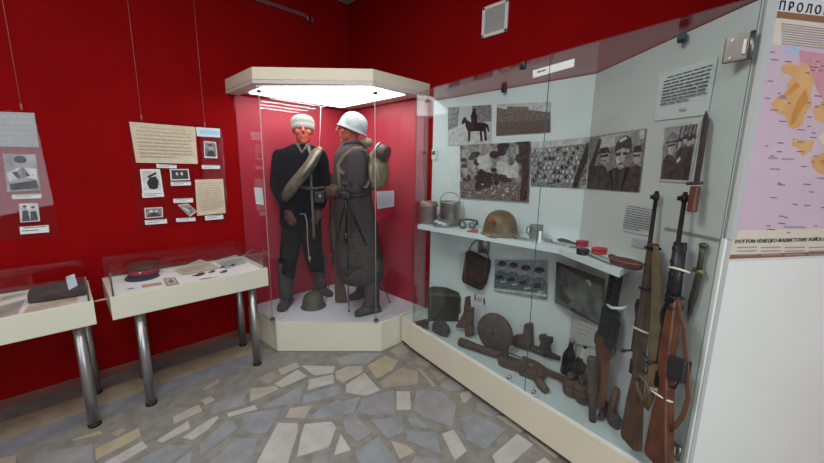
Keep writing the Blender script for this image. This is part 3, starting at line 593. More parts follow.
b = B(); b.tube([ML(319, 149, .0), ML(316.5, 152, .11), ML(312, 162, .165), ML(304, 173, .185), ML(296, 182, .18), ML(290, 190, .165), ML(285, 197, .12)], [.036, .052, .062, .066, .066, .07, .06], 14, flat=.6, up=TC)
obj('blanket_roll', b, mat('khaki blanket', (.15, .12, .085), .95, c2=(.09, .072, .05), scale=18, bump=.5), mn, label='khaki blanket roll worn across the chest')
b = B(); b.tube([ML(320, 148.5, .06), ML(317, 153, .19), ML(309, 166, .265), ML(301, 176, .265)], [.02, .022, .02, .018], 10, flat=.5, up=TC); obj('shoulder_strap', b, mat('light rag', (.27, .24, .19), .95, var=.2), mn, label='pale cloth strap on the shoulder')
b = B(); b.box(ML(319.5, 197, .17), (.085, .05, .10), bev=.012, axes=(RX, TC, Z)); p = obj('pouch', b, mat('black leather', (.02, .02, .02), .5), mn, label='black leather pouch')
b = B(); b.box(ML(320, 196, .2), (.018, .012, .024), bev=.003, axes=(RX, TC, Z)); obj('clasp', b, mat('pale clasp', (.5, .47, .42), .4, .6), p, label='bright metal clasp')
b = B(); b.tube([ML(300, 187+0, .18), ML(311, 189, .2), ML(325, 188, .15)], .014, 8, flat=.4, up=TC); obj('belt', b, mat('dark belt', (.04, .035, .03), .6), mn)
b = B(); b.tube([ML(300, 214, .17), ML(305, 214, .19), ML(307, 222, .19), ML(307.5, 240, .19), ML(309, 256, .185), ML(310, 262, .18)], .0045, 6); b.ell(ML(309.5, 258, .185), .013, .013, .018); obj('mitten_cord', b, STRAP, mn, label='pale hanging cord with a knot')
b = B(); b.tube([ML(320.8, 107, .10), ML(320.2, 128, .11), ML(319.3, 147, .12)], .003, 6); b.ell(ML(319.3, 147, .12), .008, .008, .008, seg=8); obj('glass_edge_reflection', b, mat('white reflection line', (.62, .55, .56), .7), None, 'thin white reflection line for a mirrored glass edge, running from the lit canopy down to the blanket roll', 'glint')  # solid cord added for the pale line of a reflected glass edge
# ---- the one in a greatcoat
RR = Vector((.36, .84, 0))
def MR(px, py, t=0): return dep(px, py, RR, t)
kR = ((RR-CAM).dot(FW))/F_PX
mr = empty('mannequin', (RR.x, RR.y, PZ+.004), 'mannequin in grey greatcoat and white helmet, turned to the left', 'mannequin')
b = B(); hc = MR(350, 129.5); fR = -RX*.95+TC*.3; fr = head(b, hc, fR, MR(353, 148))
b.loft([ring(MR(x, y), w*kR, d) for x, y, w, d in ((353, 146, 7, .07), (353, 154, 12, .16), (352, 170, 13, .15), (353, 195, 12, .13), (356, 222, 13, .15))])
aN, aF = atz(372.5, 312, PZ)+Z*.09, atz(364, 297, PZ)+Z*.09
for h, a in ((MR(360, 220, .09), aN), (MR(357, 220, -.09), aF)): b.tube([h, (h+a)/2-RX*.02, a], [.09, .06, .045], 14)
sN, eN, wN = MR(356, 155, .18), MR(357, 184, .21), MR(341, 193, .16)
sF, eF, wF = MR(352, 155, -.17), MR(350, 184, -.19), MR(338, 194, -.06)
for s_, e_, w_ in ((sN, eN, wN), (sF, eF, wF)): b.tube([s_, e_, w_], [.05, .042, .03], 12)
hand(b, wN, -RX+Z*.15, TC, 1, .55); hand(b, wF, -RX*.9+TC*.3, -TC, -1, .55)
bd = body('body', b, mr, 'red painted head and hands'); eyes(bd, hc, *fr)
cr = [ring(MR(x, y), w*kR, d) for x, y, w, d in ((353, 142, 7.5, .072), (353.5, 146, 11, .11), (353, 150, 14.5, .175), (352.5, 156, 16.5, .20), (352, 170, 17.2, .205), (352.5, 188, 17.5, .20), (354, 203, 17.5, .195), (356.5, 222, 19.5, .21), (359, 248, 21.5, .225), (361, 270, 22.5, .235), (362, 283, 23, .24))]
sl2 = lambda s_, e_, w_: [ring(s_+Z*.05-TC*0, .04, .04), ring(s_+Z*.02, .075, .07), ring(s_.lerp(e_, .4), .08, .075), ring(e_, .074, .07), ring(e_.lerp(w_, .12)-Z*.01, .07, .07), ring(e_.lerp(w_, .5), .05, .058, Z, TC), ring(e_.lerp(w_, 1), .046, .05, Z, TC)]
garment('greatcoat', cr, WOOL, mr, 'grey brown wool greatcoat', extra=(sl2(sN, eN, wN)[:4]+[ring(eN.lerp(wN, .1)-Z*.03, .06, .06)], sl2(sF, eF, wF)[:4]))
b = B(); b.tube([eN+RX*.03-Z*.01, eN.lerp(wN, .5), wN-RX*.01], [.068, .06, .05], 14); obj('sleeve', b, WOOL, mr, smooth=True); b = B(); b.tube([eF, eF.lerp(wF, .5), wF], [.06, .056, .05], 14); obj('sleeve', b, WOOL, mr, smooth=True)
b = B(); b.loft([ring(MR(x, y), w*kR, d) for x, y, w, d in ((353, 149, 13, .12), (352.5, 145, 11, .095), (352, 141.5, 9.5, .085))], cap=False); b.tube([MR(341, 149, .07), MR(346, 143, .09), MR(358, 141, .08), MR(362, 145, .05)], .016, 8); obj('collar', b, mat('dark coat collar', (.06, .05, .052), .95), mr, label='dark turned up collar')
b = B(); b.tube([MR(362, 148, .13), MR(354, 149, .20), MR(344, 156, .225), MR(338, 165, .215), MR(340, 171, .23), MR(344, 174, .24)], .014, 8, flat=.4, up=TC); b.tube([MR(338, 165, .215), MR(340, 190, .21)], .012, 8, flat=.4, up=TC); obj('shoulder_strap', b, mat('olive strap', (.17, .15, .10), .9), mr, label='olive webbing strap')
b = B(); b.tube([MR(335, 192, .1), MR(345, 194, .215), MR(360, 194, .215), MR(370, 192, .1)], .024, 8, flat=.4, up=TC); obj('belt', b, mat('coat belt', (.045, .035, .03), .6), mr, label='dark belt')
for x, y, t in ((336, 190, .13), (333, 189, .02)):
    b = B(); b.box(MR(x, y, t), (.055, .07, .075), bev=.01, axes=(RX, TC, Z)); obj('cartridge_pouch', b, MATS['black leather'], mr, label='black cartridge pouch')
for a, lab in ((atz(372, 313, PZ+.004), 'grey brown felt boot'), (atz(364, 297.5, PZ+.004), 'grey brown felt boot')):
    b = B(); boot(b, a, -RX*.85+TC*.5, .16, .50, .062); obj('boot', b, mat('grey brown felt', (.075, .06, .055), .95, c2=(.05, .04, .036), scale=30, bump=.4), mr, label=lab, smooth=True)
hp = MR(352, 130.5); hx = (Z*.93+RX*.36).normalized()
helmet('white_helmet', hp+hx*.005, hx, -RX, .250, .222, .150, HWHITE, 'chipped white steel helmet worn by the mannequin in the greatcoat')
# backpack
e = empty('backpack', MR(379, 198, .0), 'olive cloth backpack on the back of the greatcoat', 'backpack')
b = B(); rr = []
for y, x0, x1, d in ((190, 372, 380, .07), (186, 369.5, 385, .12), (177, 368.5, 388, .145), (168, 368.5, 388.5, .15), (160, 369, 387, .145), (154, 370, 384, .12), (151, 373, 380, .07)): rr.append(ring(MR((x0+x1)/2, y, .02), (x1-x0)/2*kR, d))
b.loft(rr); obj('bag', b, OLIVE, e, smooth=True)
b = B(); b.tube([MR(369, 160, .10), MR(366, 151, .17), MR(357, 149, .215)], .018, 8, flat=.4, up=TC); obj('carrying_strap', b, OLIVE, e); b = B(); b.tube([MR(369.5, 180, .12), MR(366, 187, .19), MR(362, 186, .2)], .016, 8, flat=.4, up=TC); obj('carrying_strap', b, OLIVE, e)
b = B(); b.tube([MR(376, 151, .10), MR(377, 165, .172), MR(378, 182, .17)], .012, 8, flat=.3, up=TC); obj('buckle_strap', b, mat('pale strap', (.33, .28, .2), .9), e, label='pale buckle strap')
b = B(); b.tube([MR(372, 156, .1), MR(370, 170, .15), MR(371, 182, .14)], .022, 8, flat=.5); obj('side_pocket', b, mat('light olive', (.34, .29, .2), .9, var=.2), e, label='lighter olive side pocket')
p0 = MR(381, 152.5, .12); axp = (RX*.88-Z*.30+TC*.35).normalized()
e = empty('mess_tin', p0, 'round metal mess tin tied on top of the backpack', 'mess tin'); b = B(); b.lathe([(.060, -.005), (.068, 0), (.070, .03), (.070, .075), (.062, .08)], p0-axp*.02, axp, 28); obj('pot', b, mat('sooty tin', (.11, .075, .06), .5, .5, var=.3), e, smooth=True)
b = B(); b.lathe([(.076, 0), (.077, .012), (.066, .02)], p0-axp*.045+axp*.012, axp, 28); obj('lid', b, ALUB, e, label='shiny bluish lid')
p0 = MR(366.5, 142.5, .02); e = empty('cloth_roll', p0, 'small olive cloth roll behind the neck of the greatcoat', 'cloth roll'); b = B(); b.tube([p0-RX*.045-TC*.02, p0-RX*.03, p0+RX*.03, p0+RX*.048+Z*.01], [.02, .033, .036, .024], 14); obj('roll', b, OLIVE, e, smooth=True); b = B(); b.tube([p0+RX*.01+Z*.038, p0+RX*.012+TC*.038, p0+RX*.01-Z*.036], .006, 6); obj('tie', b, STRAP, e)
# helmet, rifle and a stand-in for the reflected tripod, on the plinth
p = atz(313.5, 306, PZ+.006); helmet('green_helmet', p, Z, TC+RX*.1, .215, .205, .145, HGREEN, 'olive green steel helmet lying on the plinth', rimw=.02)

# ------------------------------------------------------------------ firearms: built butt at x=0, muzzle at x=L, y towards the sights, z thickness
def gframe(p0, p1_, up):
    x = (p1_-p0).normalized(); y = (Vector(up)-x*x.dot(Vector(up))).normalized(); z = x.cross(y)
    return Matrix(((x.x, y.x, z.x, p0.x), (x.y, y.y, z.y, p0.y), (x.z, y.z, z.z, p0.z), (0, 0, 0, 1))), (p1_-p0).length
def V3(x, y, z=0): return Vector((x, y, z))
def gpart(name, fn, M, m, parent, label=None, smooth=None):
    b = B(); fn(b); b.bm.transform(M); 
    if M.determinant() < 0: bmesh.ops.reverse_faces(b.bm, faces=b.bm.faces[:])
    return obj(name, b, m, parent, label=label, smooth=smooth)
def rifle(name, p0, p1_, up, label, stock_end=.93, wood=WOOD, metal=DARKM, mag=None, sling=None, bayonet=None, shroud=None, ties=(), guard=True, wide=1.0, stock_top=None, cat='rifle'):
    M, L = gframe(p0, p1_, up); e = empty(name, p0, label, cat); q = lambda x, y: (x*L, y*wide, 0)
    s = [(0, -.098), (.004, .012), (.02, .022), (.18, .012), (.27, -.004), (.31, -.004), (.345, .014), (.40, .02), (.46, .02), (stock_end, .010), (stock_end, -.014), (.62, -.02), (.46, -.028), (.37, -.03), (.325, -.036), (.285, -.044), (.24, -.05), (.16, -.066)]
    gpart('stock', lambda b: b.prism([q(*a) for a in s], (0, 0, 1), .044, bev=.010), M, wood, e)
    def bar(b):
        b.tube([V3(.36*L, .022), V3(.52*L, .022), V3(.53*L, .022), V3(L, .022)], [.016, .016, .010, .008], 12)
        b.box((.30*L, .020, 0), (.06*L, .022, .02), bev=.004)
    gpart('barrel', bar, M, metal, e, 'dark steel barrel and receiver')
    if shroud: gpart('hand_guard', lambda b: (b.tube([V3(shroud[0]*L, .008), V3(shroud[1]*L, .012)], [.026, .022], 14), [b.box((L*(shroud[0]+(shroud[1]-shroud[0])*(.5+k)/5), .012, 0), (.02, .02, .05), bev=.004, mi=0) for k in range(5)]), M, metal, e, 'slotted black hand guard')
    gpart('front_sight', lambda b: (b.box((L*.978, .040, 0), (.018, .028, .008), bev=.002), b.cyl(V3(L*.965, .022), V3(L*.99, .022), .012, seg=10)), M, metal, e)
    gpart('rear_sight', lambda b: b.prism([(.50*L, .032, 0), (.57*L, .032, 0), (.57*L, .044, 0), (.54*L, .052, 0), (.50*L, .040, 0)], (0, 0, 1), .018, bev=.003), M, metal, e)
    gpart('bolt_handle', lambda b: (b.cyl(V3(.365*L, .022), V3(.365*L, .014, .055), .005, seg=8), b.ell((.365*L, .012, .060), .010, .010, .010, seg=10)), M, metal, e)
    if guard: gpart('trigger_guard', lambda b: (b.tube([V3(.30*L, -.036), V3(.305*L, -.060), V3(.33*L, -.068), V3(.36*L, -.060), V3(.375*L, -.030)], .004, 8), b.tube([V3(.335*L, -.034), V3(.33*L, -.055)], .003, 6)), M, metal, e)
    if mag: gpart('magazine', lambda b: b.prism([(mag[0]*L, -.02, 0), (mag[1]*L, -.02, 0), (mag[1]*L+.012, -mag[2], 0), (mag[0]*L+.012, -mag[2], 0)], (0, 0, 1), .034, bev=.006), M, mat('black box', (.02, .022, .03), .45), e, 'black box magazine')
    for k, (x, w) in enumerate(ties): gpart('tie', lambda b: b.tube([V3(x*L+.028*math.sin(a)*.25, .0+w*math.cos(a), .027*math.sin(a)) for a in [2*math.pi*i/16 for i in range(16)]], .0045, 6, closed=True), M, mat('white tie', (.66, .63, .56), .6), e, 'pale binding tie')
    for x in (.62, stock_end-.02): gpart('barrel_band', lambda b: b.box((x*L, .002, 0), (.014, .046, .050), bev=.006), M, metal, e)
    if sling: gpart('sling', lambda b: b.tube([V3(x*L, y, z) for x, y, z in sling[0]], sling[1], 8, flat=.16, up=Vector((0, 0, 1))), M, sling[2], e, sling[3])
    if bayonet:
        gpart('bayonet', lambda b: (b.prism([(L*.93, -.004, 0), (L*.93, -.034, 0), (L*1.02, -.034, 0), (L*1.02, -.004, 0)], (0, 0, 1), .022, bev=.006, mi=1), b.box((L*1.03, -.012, 0), (.012, .06, .018), bev=.003),
              b.prism([(L*1.03, -.008, 0), (L*1.03, -.032, 0), (L*1.03+bayonet*.86, -.034, 0), (L*1.03+bayonet, -.016, 0), (L*1.03+bayonet*.9, -.008, 0)], (0, 0, 1), .005, bev=.001)), M, [mat('dull blade', (.075, .062, .056), .5, .3, var=.2), WOODR], e, 'fixed knife bayonet')
    return e, M, L
# plinth rifle
p = atz(337.5, 302.5, PZ+.006); refp = p.copy()
rifle('rifle', p+Z*.0, dep(330, 158, refp, -.12), -RX, 'dark wooden rifle standing on its butt between the two mannequins', .9, WOODD, DARKM, ties=())
# solid tripod added in place of one reflected in the front glass
T0 = dep(345.5, 199, RR, .40); tp = empty('tripod', (T0.x, T0.y, PZ+.004), 'slim black tripod standing in for a reflected one before the grey greatcoat', 'tripod')
mk = mat('tripod black', (.012, .012, .014), .4)
feet = [atz(325, 306, PZ+.004), atz(390, 303, PZ+.004), atz(349, 312, PZ+.004)]
mids = []
for k, f in enumerate(feet):
    h = T0+(Vector((f.x, f.y, T0.z))-T0).normalized()*.02; m1 = h.lerp(f, .36); m2 = h.lerp(f, .54); mids.append(m2); b = B()
    b.tube([h, m1], [.010, .009], 8); b.tube([m1, m2, f+Z*.01], [.0065, .0055, .004], 8)
    l = obj('leg', b, mk, tp); b = B(); b.tube([m1-(f-h).normalized()*.02, m1+(f-h).normalized()*.025], .013, 10); obj('leg_clamp', b, mk, l); b = B(); b.ell(f+Z*.009, .009, .009, .009, seg=10); obj('foot', b, BLACK, l)
b = B(); b.cyl(T0-Z*.28, T0+Z*.10, .009, seg=12); b.cyl(T0-Z*.34, T0-Z*.26, .015, seg=12); obj('centre_column', b, mk, tp)
b = B(); cc = T0-Z*.44
for m2 in mids: b.tube([m2, Vector((cc.x, cc.y, m2.z-.02))], .0045, 6)
b.cyl(Vector((cc.x, cc.y, mids[0].z-.05)), Vector((cc.x, cc.y, mids[0].z)), .012, seg=10); obj('spreader', b, mk, tp)
b = B(); b.box(T0+Z*.03, (.06, .05, .05), bev=.01, axes=(RX, TC, Z)); b.box(T0+Z*.11, (.05, .05, .02), bev=.004, axes=(RX, TC, Z)); b.cyl(T0, T0+Z*.12, .012, seg=12); obj('head', b, mk, tp)

# ------------------------------------------------------------------ the long glass showcase
lc = empty('glass_showcase', (.25, 2.2, 0), 'long white showcase with glass front full of weapons and photographs', 'showcase')
def F(s, o=0, z=0): return GA+GD*s-GN*o+Z*z
GLN = (GB-GA).length
GA2 = F(-.045)
base = [(.254, 1.165), (GA2.x+.012, GA2.y-.01), (GB.x+.012, GB.y), (GB.x-.05, GB.y+.035), (XV+.002, 3.60), (XV+.002, 1.165)]
b = B(); b.slab(base, .05, ZF-.004, bev=.003); obj('base', b, CREAMY, lc)
b = B(); b.slab([(.245, 1.172), (GA2.x, GA2.y-.004), (GB.x, GB.y-.01), (XV+.01, 3.5), (XV+.01, 1.172)], ZF-.004, ZF); obj('base_top', b, mat('pale bluish base top', (.62, .68, .69), .35, var=.03, scale=4), lc)
for px, py in ((502.5, 413), (401, 344)):
    p = atz(px, py, 0)-GN*.02; b = B(); b.cyl(p, p+Z*.055, .012, seg=16); b.lathe([(.017, 0), (.017, .008)], p, seg=16); obj('foot', b, CHROME, lc, label='small chrome foot')
p = F(1.5, .02); b = B(); b.cyl(p, p+Z*.055, .012, seg=16); obj('foot', b, CHROME, lc, label='small chrome foot')
b = B(); b.prism([(XB-.014, 1.24, ZF), (XB-.014, KINK.y, ZF), (XB-.014, KINK.y, 2.11), (XB-.014, 1.24, 2.11)], (1, 0, 0), .026, bev=.002); obj('back_panel', b, WHITEP, lc)
P2E = KINK+P2D*.905
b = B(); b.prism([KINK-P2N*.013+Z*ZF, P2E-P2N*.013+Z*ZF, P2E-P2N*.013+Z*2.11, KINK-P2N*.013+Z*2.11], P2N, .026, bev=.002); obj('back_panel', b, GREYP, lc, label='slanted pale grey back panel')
SE = GB+S3*.76
b = B(); b.prism([GB-N3*.009+Z*.05, SE-N3*.009+Z*.05, SE-N3*.009+Z*2.6, GB-N3*.009+Z*2.6], N3, .018, bev=.002); obj('side_board', b, SIDEP, lc, label='tall white side board')
b = B(); b.prism([GB+S3*.004+N3*.004-N3*.012+Z*1.32, GB+S3*.022-N3*.008+Z*1.32, GB+S3*.022-N3*.008+Z*.05, GB+S3*.004-N3*.008+Z*.05], N3, .026); b.box(GB+S3*.012+Z*1.96, (.024, .028, 1.28), axes=(S3, Z.cross(S3), Z)); obj('edge_trim', b, mat('pale aluminium edge', (.60, .66, .66), .35, .2), lc, label='pale aluminium edge strip')
SEAM = (2.443-GA.y)/GD.y
gz0, gz1 = ZF+.002, 2.112
for s0, s1 in ((-.045, SEAM-.0025), (SEAM+.0025, GLN-.004)):
    a, c = F(s0), F(s1); pane('glass_door', a, c, gz0, gz1, lc, GL)
pane('left_pane', F(-.045), (XB, 1.215), gz0, gz1, lc, GL)
b = B(); a_ = F(-.05, -.003); c_ = F(GLN-.004, -.003); b.slab([(a_.x, a_.y), (c_.x, c_.y), (P2E.x, P2E.y), (KINK.x, KINK.y), (XB, 1.21)], gz1, gz1+.006); obj('glass_roof', b, GL, lc)
for s0 in (-.045, SEAM):
    p = F(s0, -.0035); b = B(); b.cyl(p+Z*gz0, p+Z*gz1, .0022, seg=6); obj('glass_edge', b, mat('dark glass edge', (.05, .10, .10), .2), lc, label='dark edge of the glass')
a_, c_ = F(-.05), F(GLN)
b = B(); b.box((a_+c_)/2+Z*(ZF+.002), ((c_-a_).length, .016, .008), axes=(GD, -GN, Z)); obj('bottom_rail', b, mat('bright edge', (.74, .80, .82), .3), lc)
def hinge(px, py, w, h):
    c = gl(px, py, -.006); b = B(); b.box(c-GD*.012, (w, .006, h), bev=.004, axes=(GD, -GN, Z)); b.cyl(c+GD*(w*.36)-Z*h*.5+GN*.008, c+GD*(w*.36)+Z*h*.5+GN*.008, .008, seg=14)
    hg = obj('hinge', b, STEEL, lc, label='metal glass hinge')
    for s_, t_ in ((-.38, .33), (-.38, -.33)):
        b = B(); b.cyl(c+GD*(w*s_)+Z*(h*t_)+GN*.002, c+GD*(w*s_)+Z*(h*t_)+GN*.006, .005, seg=10); obj('screw', b, CHROME, hg)
    b = B(); b.box(c+GD*(w*.10)+GN*.005, (.010, .004, h*.55), bev=.002, axes=(GD, -GN, Z)); obj('slot_plate', b, mat('bright plate', (.72, .72, .68), .3, .6), hg)
hinge(742, 47.5, .070, .085); hinge(673, 449, .062, .065)
for p in (atx(504, 90, XB+.02), gl(523, 66, .012), p2(682, 38, .02)):
    b = B(); b.box(p, (.028, .03, .036), bev=.007); b.cyl(p+Vector((.012, 0, 0)), p+Vector((.022, 0, 0)), .010, seg=12); obj('glass_clamp', b, mat('dark clamp', (.03, .055, .06), .3, .6), lc, label='small dark glass clamp')
for px, py in ((510, 377), (534.5, 391.5)):
    p = gl(px, py, -.004); b = B(); b.lathe([(.012, 0), (.012, .012), (.008, .018)], p, GN, 18); k = obj('lock', b, CHROME, lc, label='round chrome lock'); b = B(); b.box(p+GN*.018, (.003, .003, .010)); obj('keyhole', b, BLACK, k)
b = B(); b.box(gl(540, 237, -.005), (.012, .012, .065), bev=.004, axes=(GD, -GN, Z)); obj('glass_handle', b, WHITE, lc, label='white handle on the glass seam')
# shelf
SHP = [(XB, 1.30), (.272, 1.36), (.268, 2.485), (.52, 2.865), (.30, 2.868), (XB, KINK.y)]
SHP[4] = tuple((KINK+P2D*.492)[:2]); b = B(); b.slab(SHP, ZS-.034, ZS, bev=.002); obj('shelf', b, mat('shelf white', (.74, .80, .82), .4, var=.02), lc)
# strip with text stuck on the glass
q = [gl(x, y, -.0045) for x, y in ((532.6, 70.5), (574.5, 58.5), (574, 66.5), (533, 78))]
sheet('notice_strip', q, PAPER, lines(1, INK, .06, .5, .3, .7, 5, .55, 77), 'white paper strip with small print stuck to the top glass edge', 'notice')
b = B(); p = p1(434.3, 154.5, .01); b.box(p, (.02, .045, .085), bev=.006); e = empty('thermometer', p, 'small white thermometer box at the left edge of the back panel', 'thermometer'); obj('housing', b, WHITE, e); b = B(); b.box(p+Vector((.0105, 0, .012)), (.002, .032, .03)); obj('display', b, mat('lcd', (.10, .13, .13), .3), e, label='dark display')

# ------------------------------------------------------------------ map on the side board
def mp3(pts, off=.002): return [p3(x, y, off) for x, y in pts]
mq = mp3([(767, -14), (838, -4), (838, 258.5), (727.5, 262.5)])
mu, mv = (S3, -Z)
mo = p3(769, 10); 
def mloc(px, py, off=.0034): return p3(px, py, off)
ew = empty('wall_map', p3(775, 258), 'lilac and orange wall map headed with large black letters on the side board', 'map')
TZ, BZ, U0m, U1m = 2.165, 1.245, .022, .70
def mu_(u, z, off=.003): return GB+S3*u+N3*off+Z*z
def mrect(b, u0, z0, u1, z1, mi, off): b.face([mu_(u0, z1, off), mu_(u1, z1, off), mu_(u1, z0, off), mu_(u0, z0, off)], mi)
b = B(); b.loft([[mu_(U0m-.012, BZ-.01, .0005), mu_(U1m, BZ-.01, .0005), mu_(U1m, TZ, .0005), mu_(U0m-.012, TZ, .0005)], [mu_(U0m-.012, BZ-.01, .002), mu_(U1m, BZ-.01, .002), mu_(U1m, TZ, .002), mu_(U0m-.012, TZ, .002)]])
mrect(b, U0m-.004, 2.046, U1m-.01, 2.066, 1, .0024); mrect(b, U0m-.004, BZ+.012, U1m-.01, 2.044, 2, .0024); mrect(b, U0m-.004, BZ, U1m-.01, BZ+.016, 1, .0028)
mrect(b, U0m-.002, BZ+.105, U1m-.012, p3(780, 45).z, 3, .0028)
for f in b.bm.faces: f.smooth = False
MB = b; MM = [mat('map paper', (.68, .70, .70), .6), BRN, CREAMPAP, PINKM]
def mpoly(pts, m, off, nm='map_area', lab=None):
    b = B(); b.face(mp3(pts, off)); return b
MM += [ORNG, ORNG2, ROSE, BLUEM, CREAMPAP]
def madd(pts, mi, off): MB.face(mp3(pts, off), mi+4)
madd([(799, 50), (812, 52), (838, 56), (838, 108), (826, 104), (818, 92), (808, 66), (800, 62)], 2, .0031)
madd([(793, 46), (800, 45), (799, 54), (791, 54)], 3, .0032); madd([(783, 50), (790, 49), (790, 53), (783, 53)], 3, .0032)
madd([(781, 66), (790, 63), (798, 66), (806, 62), (812, 72), (814, 84), (810, 96), (812, 104), (807, 112), (803, 124), (794, 130), (788, 126), (786, 116), (776, 112), (771, 104), (779, 96), (788, 92), (787, 84), (793, 78), (789, 74), (783, 73)], 0, .0033)
madd([(806, 88), (808, 100), (800, 112), (794, 124), (790, 126), (793, 112), (798, 100)], 1, .0036); madd([(796, 82), (800, 86), (790, 95), (781, 97)], 1, .0036)
madd([(812, 110), (824, 100), (838, 98), (838, 122), (826, 124), (816, 120)], 0, .0033)
madd([(793, 138), (803, 140), (814, 141), (812, 150), (803, 156), (798, 148), (792, 146)], 0, .0033); madd([(812, 158), (824, 152), (838, 154), (838, 178), (826, 176), (817, 172), (812, 166)], 0, .0033); madd([(820, 160), (838, 158), (838, 170), (826, 170)], 1, .0036)
madd([(818, 138), (826, 128), (838, 128), (838, 146), (826, 148)], 4, .0036)
MM += [mat('map ink', (.20, .14, .19), .7), mat('map white', (.66, .58, .66), .7), mat('map grey ink', (.36, .30, .36), .7)]
class TW:
    def face(s, pts, mi): MB.face(pts, mi+9)
tw = TW(); rr_ = random.Random(11)
for k in range(60):
    px, py = rr_.uniform(764, 836), rr_.uniform(48, 232); px = max(px, 762-.12*(py-48)+6); w = rr_.uniform(3, 8)
    tw.face(mp3([(px, py), (px+w, py+.4), (px+w, py+1.4), (px, py+1.0)], .0040), 0)
    if k % 2: tw.face(mp3([(px-3, py-1), (px-1.5, py-1), (px-1.5, py+.6), (px-3, py+.6)], .0040), 1)
for px, py, w in ((768, 157, 10), (782, 158, 12), (770, 168, 10), (784, 226, 22)): tw.face(mp3([(px, py), (px+w, py+.5), (px+w, py+2.2), (px, py+1.7)], .0040), 2)
for k in range(9): tw.face(mp3([(782, 23+k*2.5), (838, 30+k*2.4), (838, 31+k*2.4), (782, 24+k*2.5)], .0040), 2)
for k in range(3):
    for j in range(4): tw.face(mp3([(737+j*24-k*.3, 247+k*3.6), (757+j*24, 246.6+k*3.6), (757+j*24, 247.8+k*3.6), (737+j*24, 248.2+k*3.6)], .0040), 2)
for f in MB.bm.faces: f.smooth = False
obj('map_sheet', MB, MM, ew)
KX = mat('bold black ink', (.02, .02, .025), .6)
u_ = (p3(777, 9)-GB).dot(S3); text('heading', 'П Р О Л О Г', .0365, mu_(u_+.004, p3(777, 9.5).z, .0036), S3, Z, KX, ew)
text('title', 'РАЗГРОМ НЕМЕЦКО-ФАШИСТСКИХ ВОЙСК под МОСКВОЙ', .0185, mu_((p3(734.5, 243)-GB).dot(S3), p3(734.5, 243.3).z, .0036), S3, Z, KX, ew, .0004)

# ------------------------------------------------------------------ photographs and texts on the back panels
PHG = 'photographs on the showcase back panels'
sheet('photograph', [p1(x, y) for x, y in ((448, 107.4), (491.5, 104.7), (491.3, 143.4), (448, 145.8))], PH_L, [(PH_L, R(0, 0, 1, .45)), (mat('photo pale sky', (.50, .53, .58), .35), R(0, 0, 1, .45)), (PH_M, [(.0, .0), (.28, 0), (.25, .5), (0, .6)]), (PH_M, [(.58, 0), (1, 0), (1, .42), (.6, .45)]), (PH_L, [(.0, .62), (1, .45), (1, 1), (0, 1)]),
 (PH_K, [(.33, .42), (.38, .29), (.43, .27), (.47, .36), (.56, .42), (.86, .45), (.93, .5), (.97, .7), (.93, .68), (.89, .56), (.91, .92), (.86, .93), (.84, .68), (.8, .67), (.82, .93), (.77, .93), (.75, .66), (.55, .66), (.53, .92), (.49, .92), (.49, .66), (.44, .55), (.42, .42), (.36, .47)]),
 (PH_K, [(.57, .5), (.55, .26), (.58, .16), (.62, .1), (.67, .17), (.7, .3), (.68, .5)]), (PH_K, disc(.625, .12, .035, .06))], 'photograph of a dark horse with its rider, top left on the back panel', group=PHG)
sheet('photograph', [p1(x, y) for x, y in ((496.9, 104.2), (550.5, 102), (550.3, 132.4), (496, 135.8))], PH_R, [(PH_L, [(0, 0), (1, 0), (1, .34), (.62, .22), (.6, .12), (.22, .1), (.2, .18), (0, .1)]), (mat('photo brick', (.19, .15, .14), .35, var=.2), [(.22, .08), (.62, .14), (.64, .36), (.2, .26)]), (mat('photo dark crowd', (.22, .17, .16), .35, c2=(.05, .04, .04), scale=140), R(0, .58, 1, 1))], 'photograph of a field crowd below a long building', group=PHG)
rb = random.Random(8)
def blobs(m, u0, v0, u1, v1, n, r0, r1, ms=None): return [((rb.choice(ms) if ms else m), [(min(.995, max(.005, x)), min(.995, max(.005, y))) for x, y in disc(rb.uniform(u0, u1), rb.uniform(v0, v1), rb.uniform(r0, r1), rb.uniform(r0, r1)*1.15, 9)]) for _ in range(n)]
sheet('photograph', [p1(x, y, .006) for x, y in ((460, 145.5), (530.8, 141.3), (528.9, 202), (460.8, 197.6))], PH_SMOKE, [(PH_L, R(.35, .3, .85, .6))]+blobs(PH_SMOKE, .02, .05, .8, .5, 26, .05, .11)+blobs(PH_D, .02, .1, .3, .4, 6, .03, .08)+blobs(PH_D, .5, .05, .8, .2, 5, .04, .08)+blobs(PH_L, .3, .22, .44, .42, 7, .04, .07)+blobs(PH_TREE, .02, .56, .8, .68, 22, .02, .06)+[(PH_R, R(0, .68, 1, 1)), (PH_D, [(.22, .82), (.3, .6), (.27, .5), (.34, .44), (.42, .5), (.44, .66), (.5, .8), (.4, .78), (.3, .86)])]+blobs(PH_D, .3, .45, .6, .7, 8, .02, .05)+blobs(PH_L, .05, .72, .85, .96, 22, .008, .02)+[(PH_TREE, [(.86, 0), (1, 0), (1, .5), (.975, .99), (.89, .97), (.92, .5), (.87, .2)])]+blobs(PH_TREE, .86, .0, 1, .3, 7, .03, .06), 'large photograph of an explosion beside a dark tree trunk', group=PHG)
cq = [p1(x, y, .005) for x, y in ((531, 142), (589.3, 137), (585.6, 188.5), (530.8, 186.2))]
rc = random.Random(4); heads = []
for r_ in range(8):
    for c_ in range(12):
        u = .04+c_*.078+(r_ % 2)*.03+rc.uniform(-.01, .01); v = .2+r_*.095; 
        if u < .95-(v-.2)*.25: heads.append((rc.choice([PH_L, PH_D, PH_F, PH_L]), disc(u, v, .022, .04, 7)))
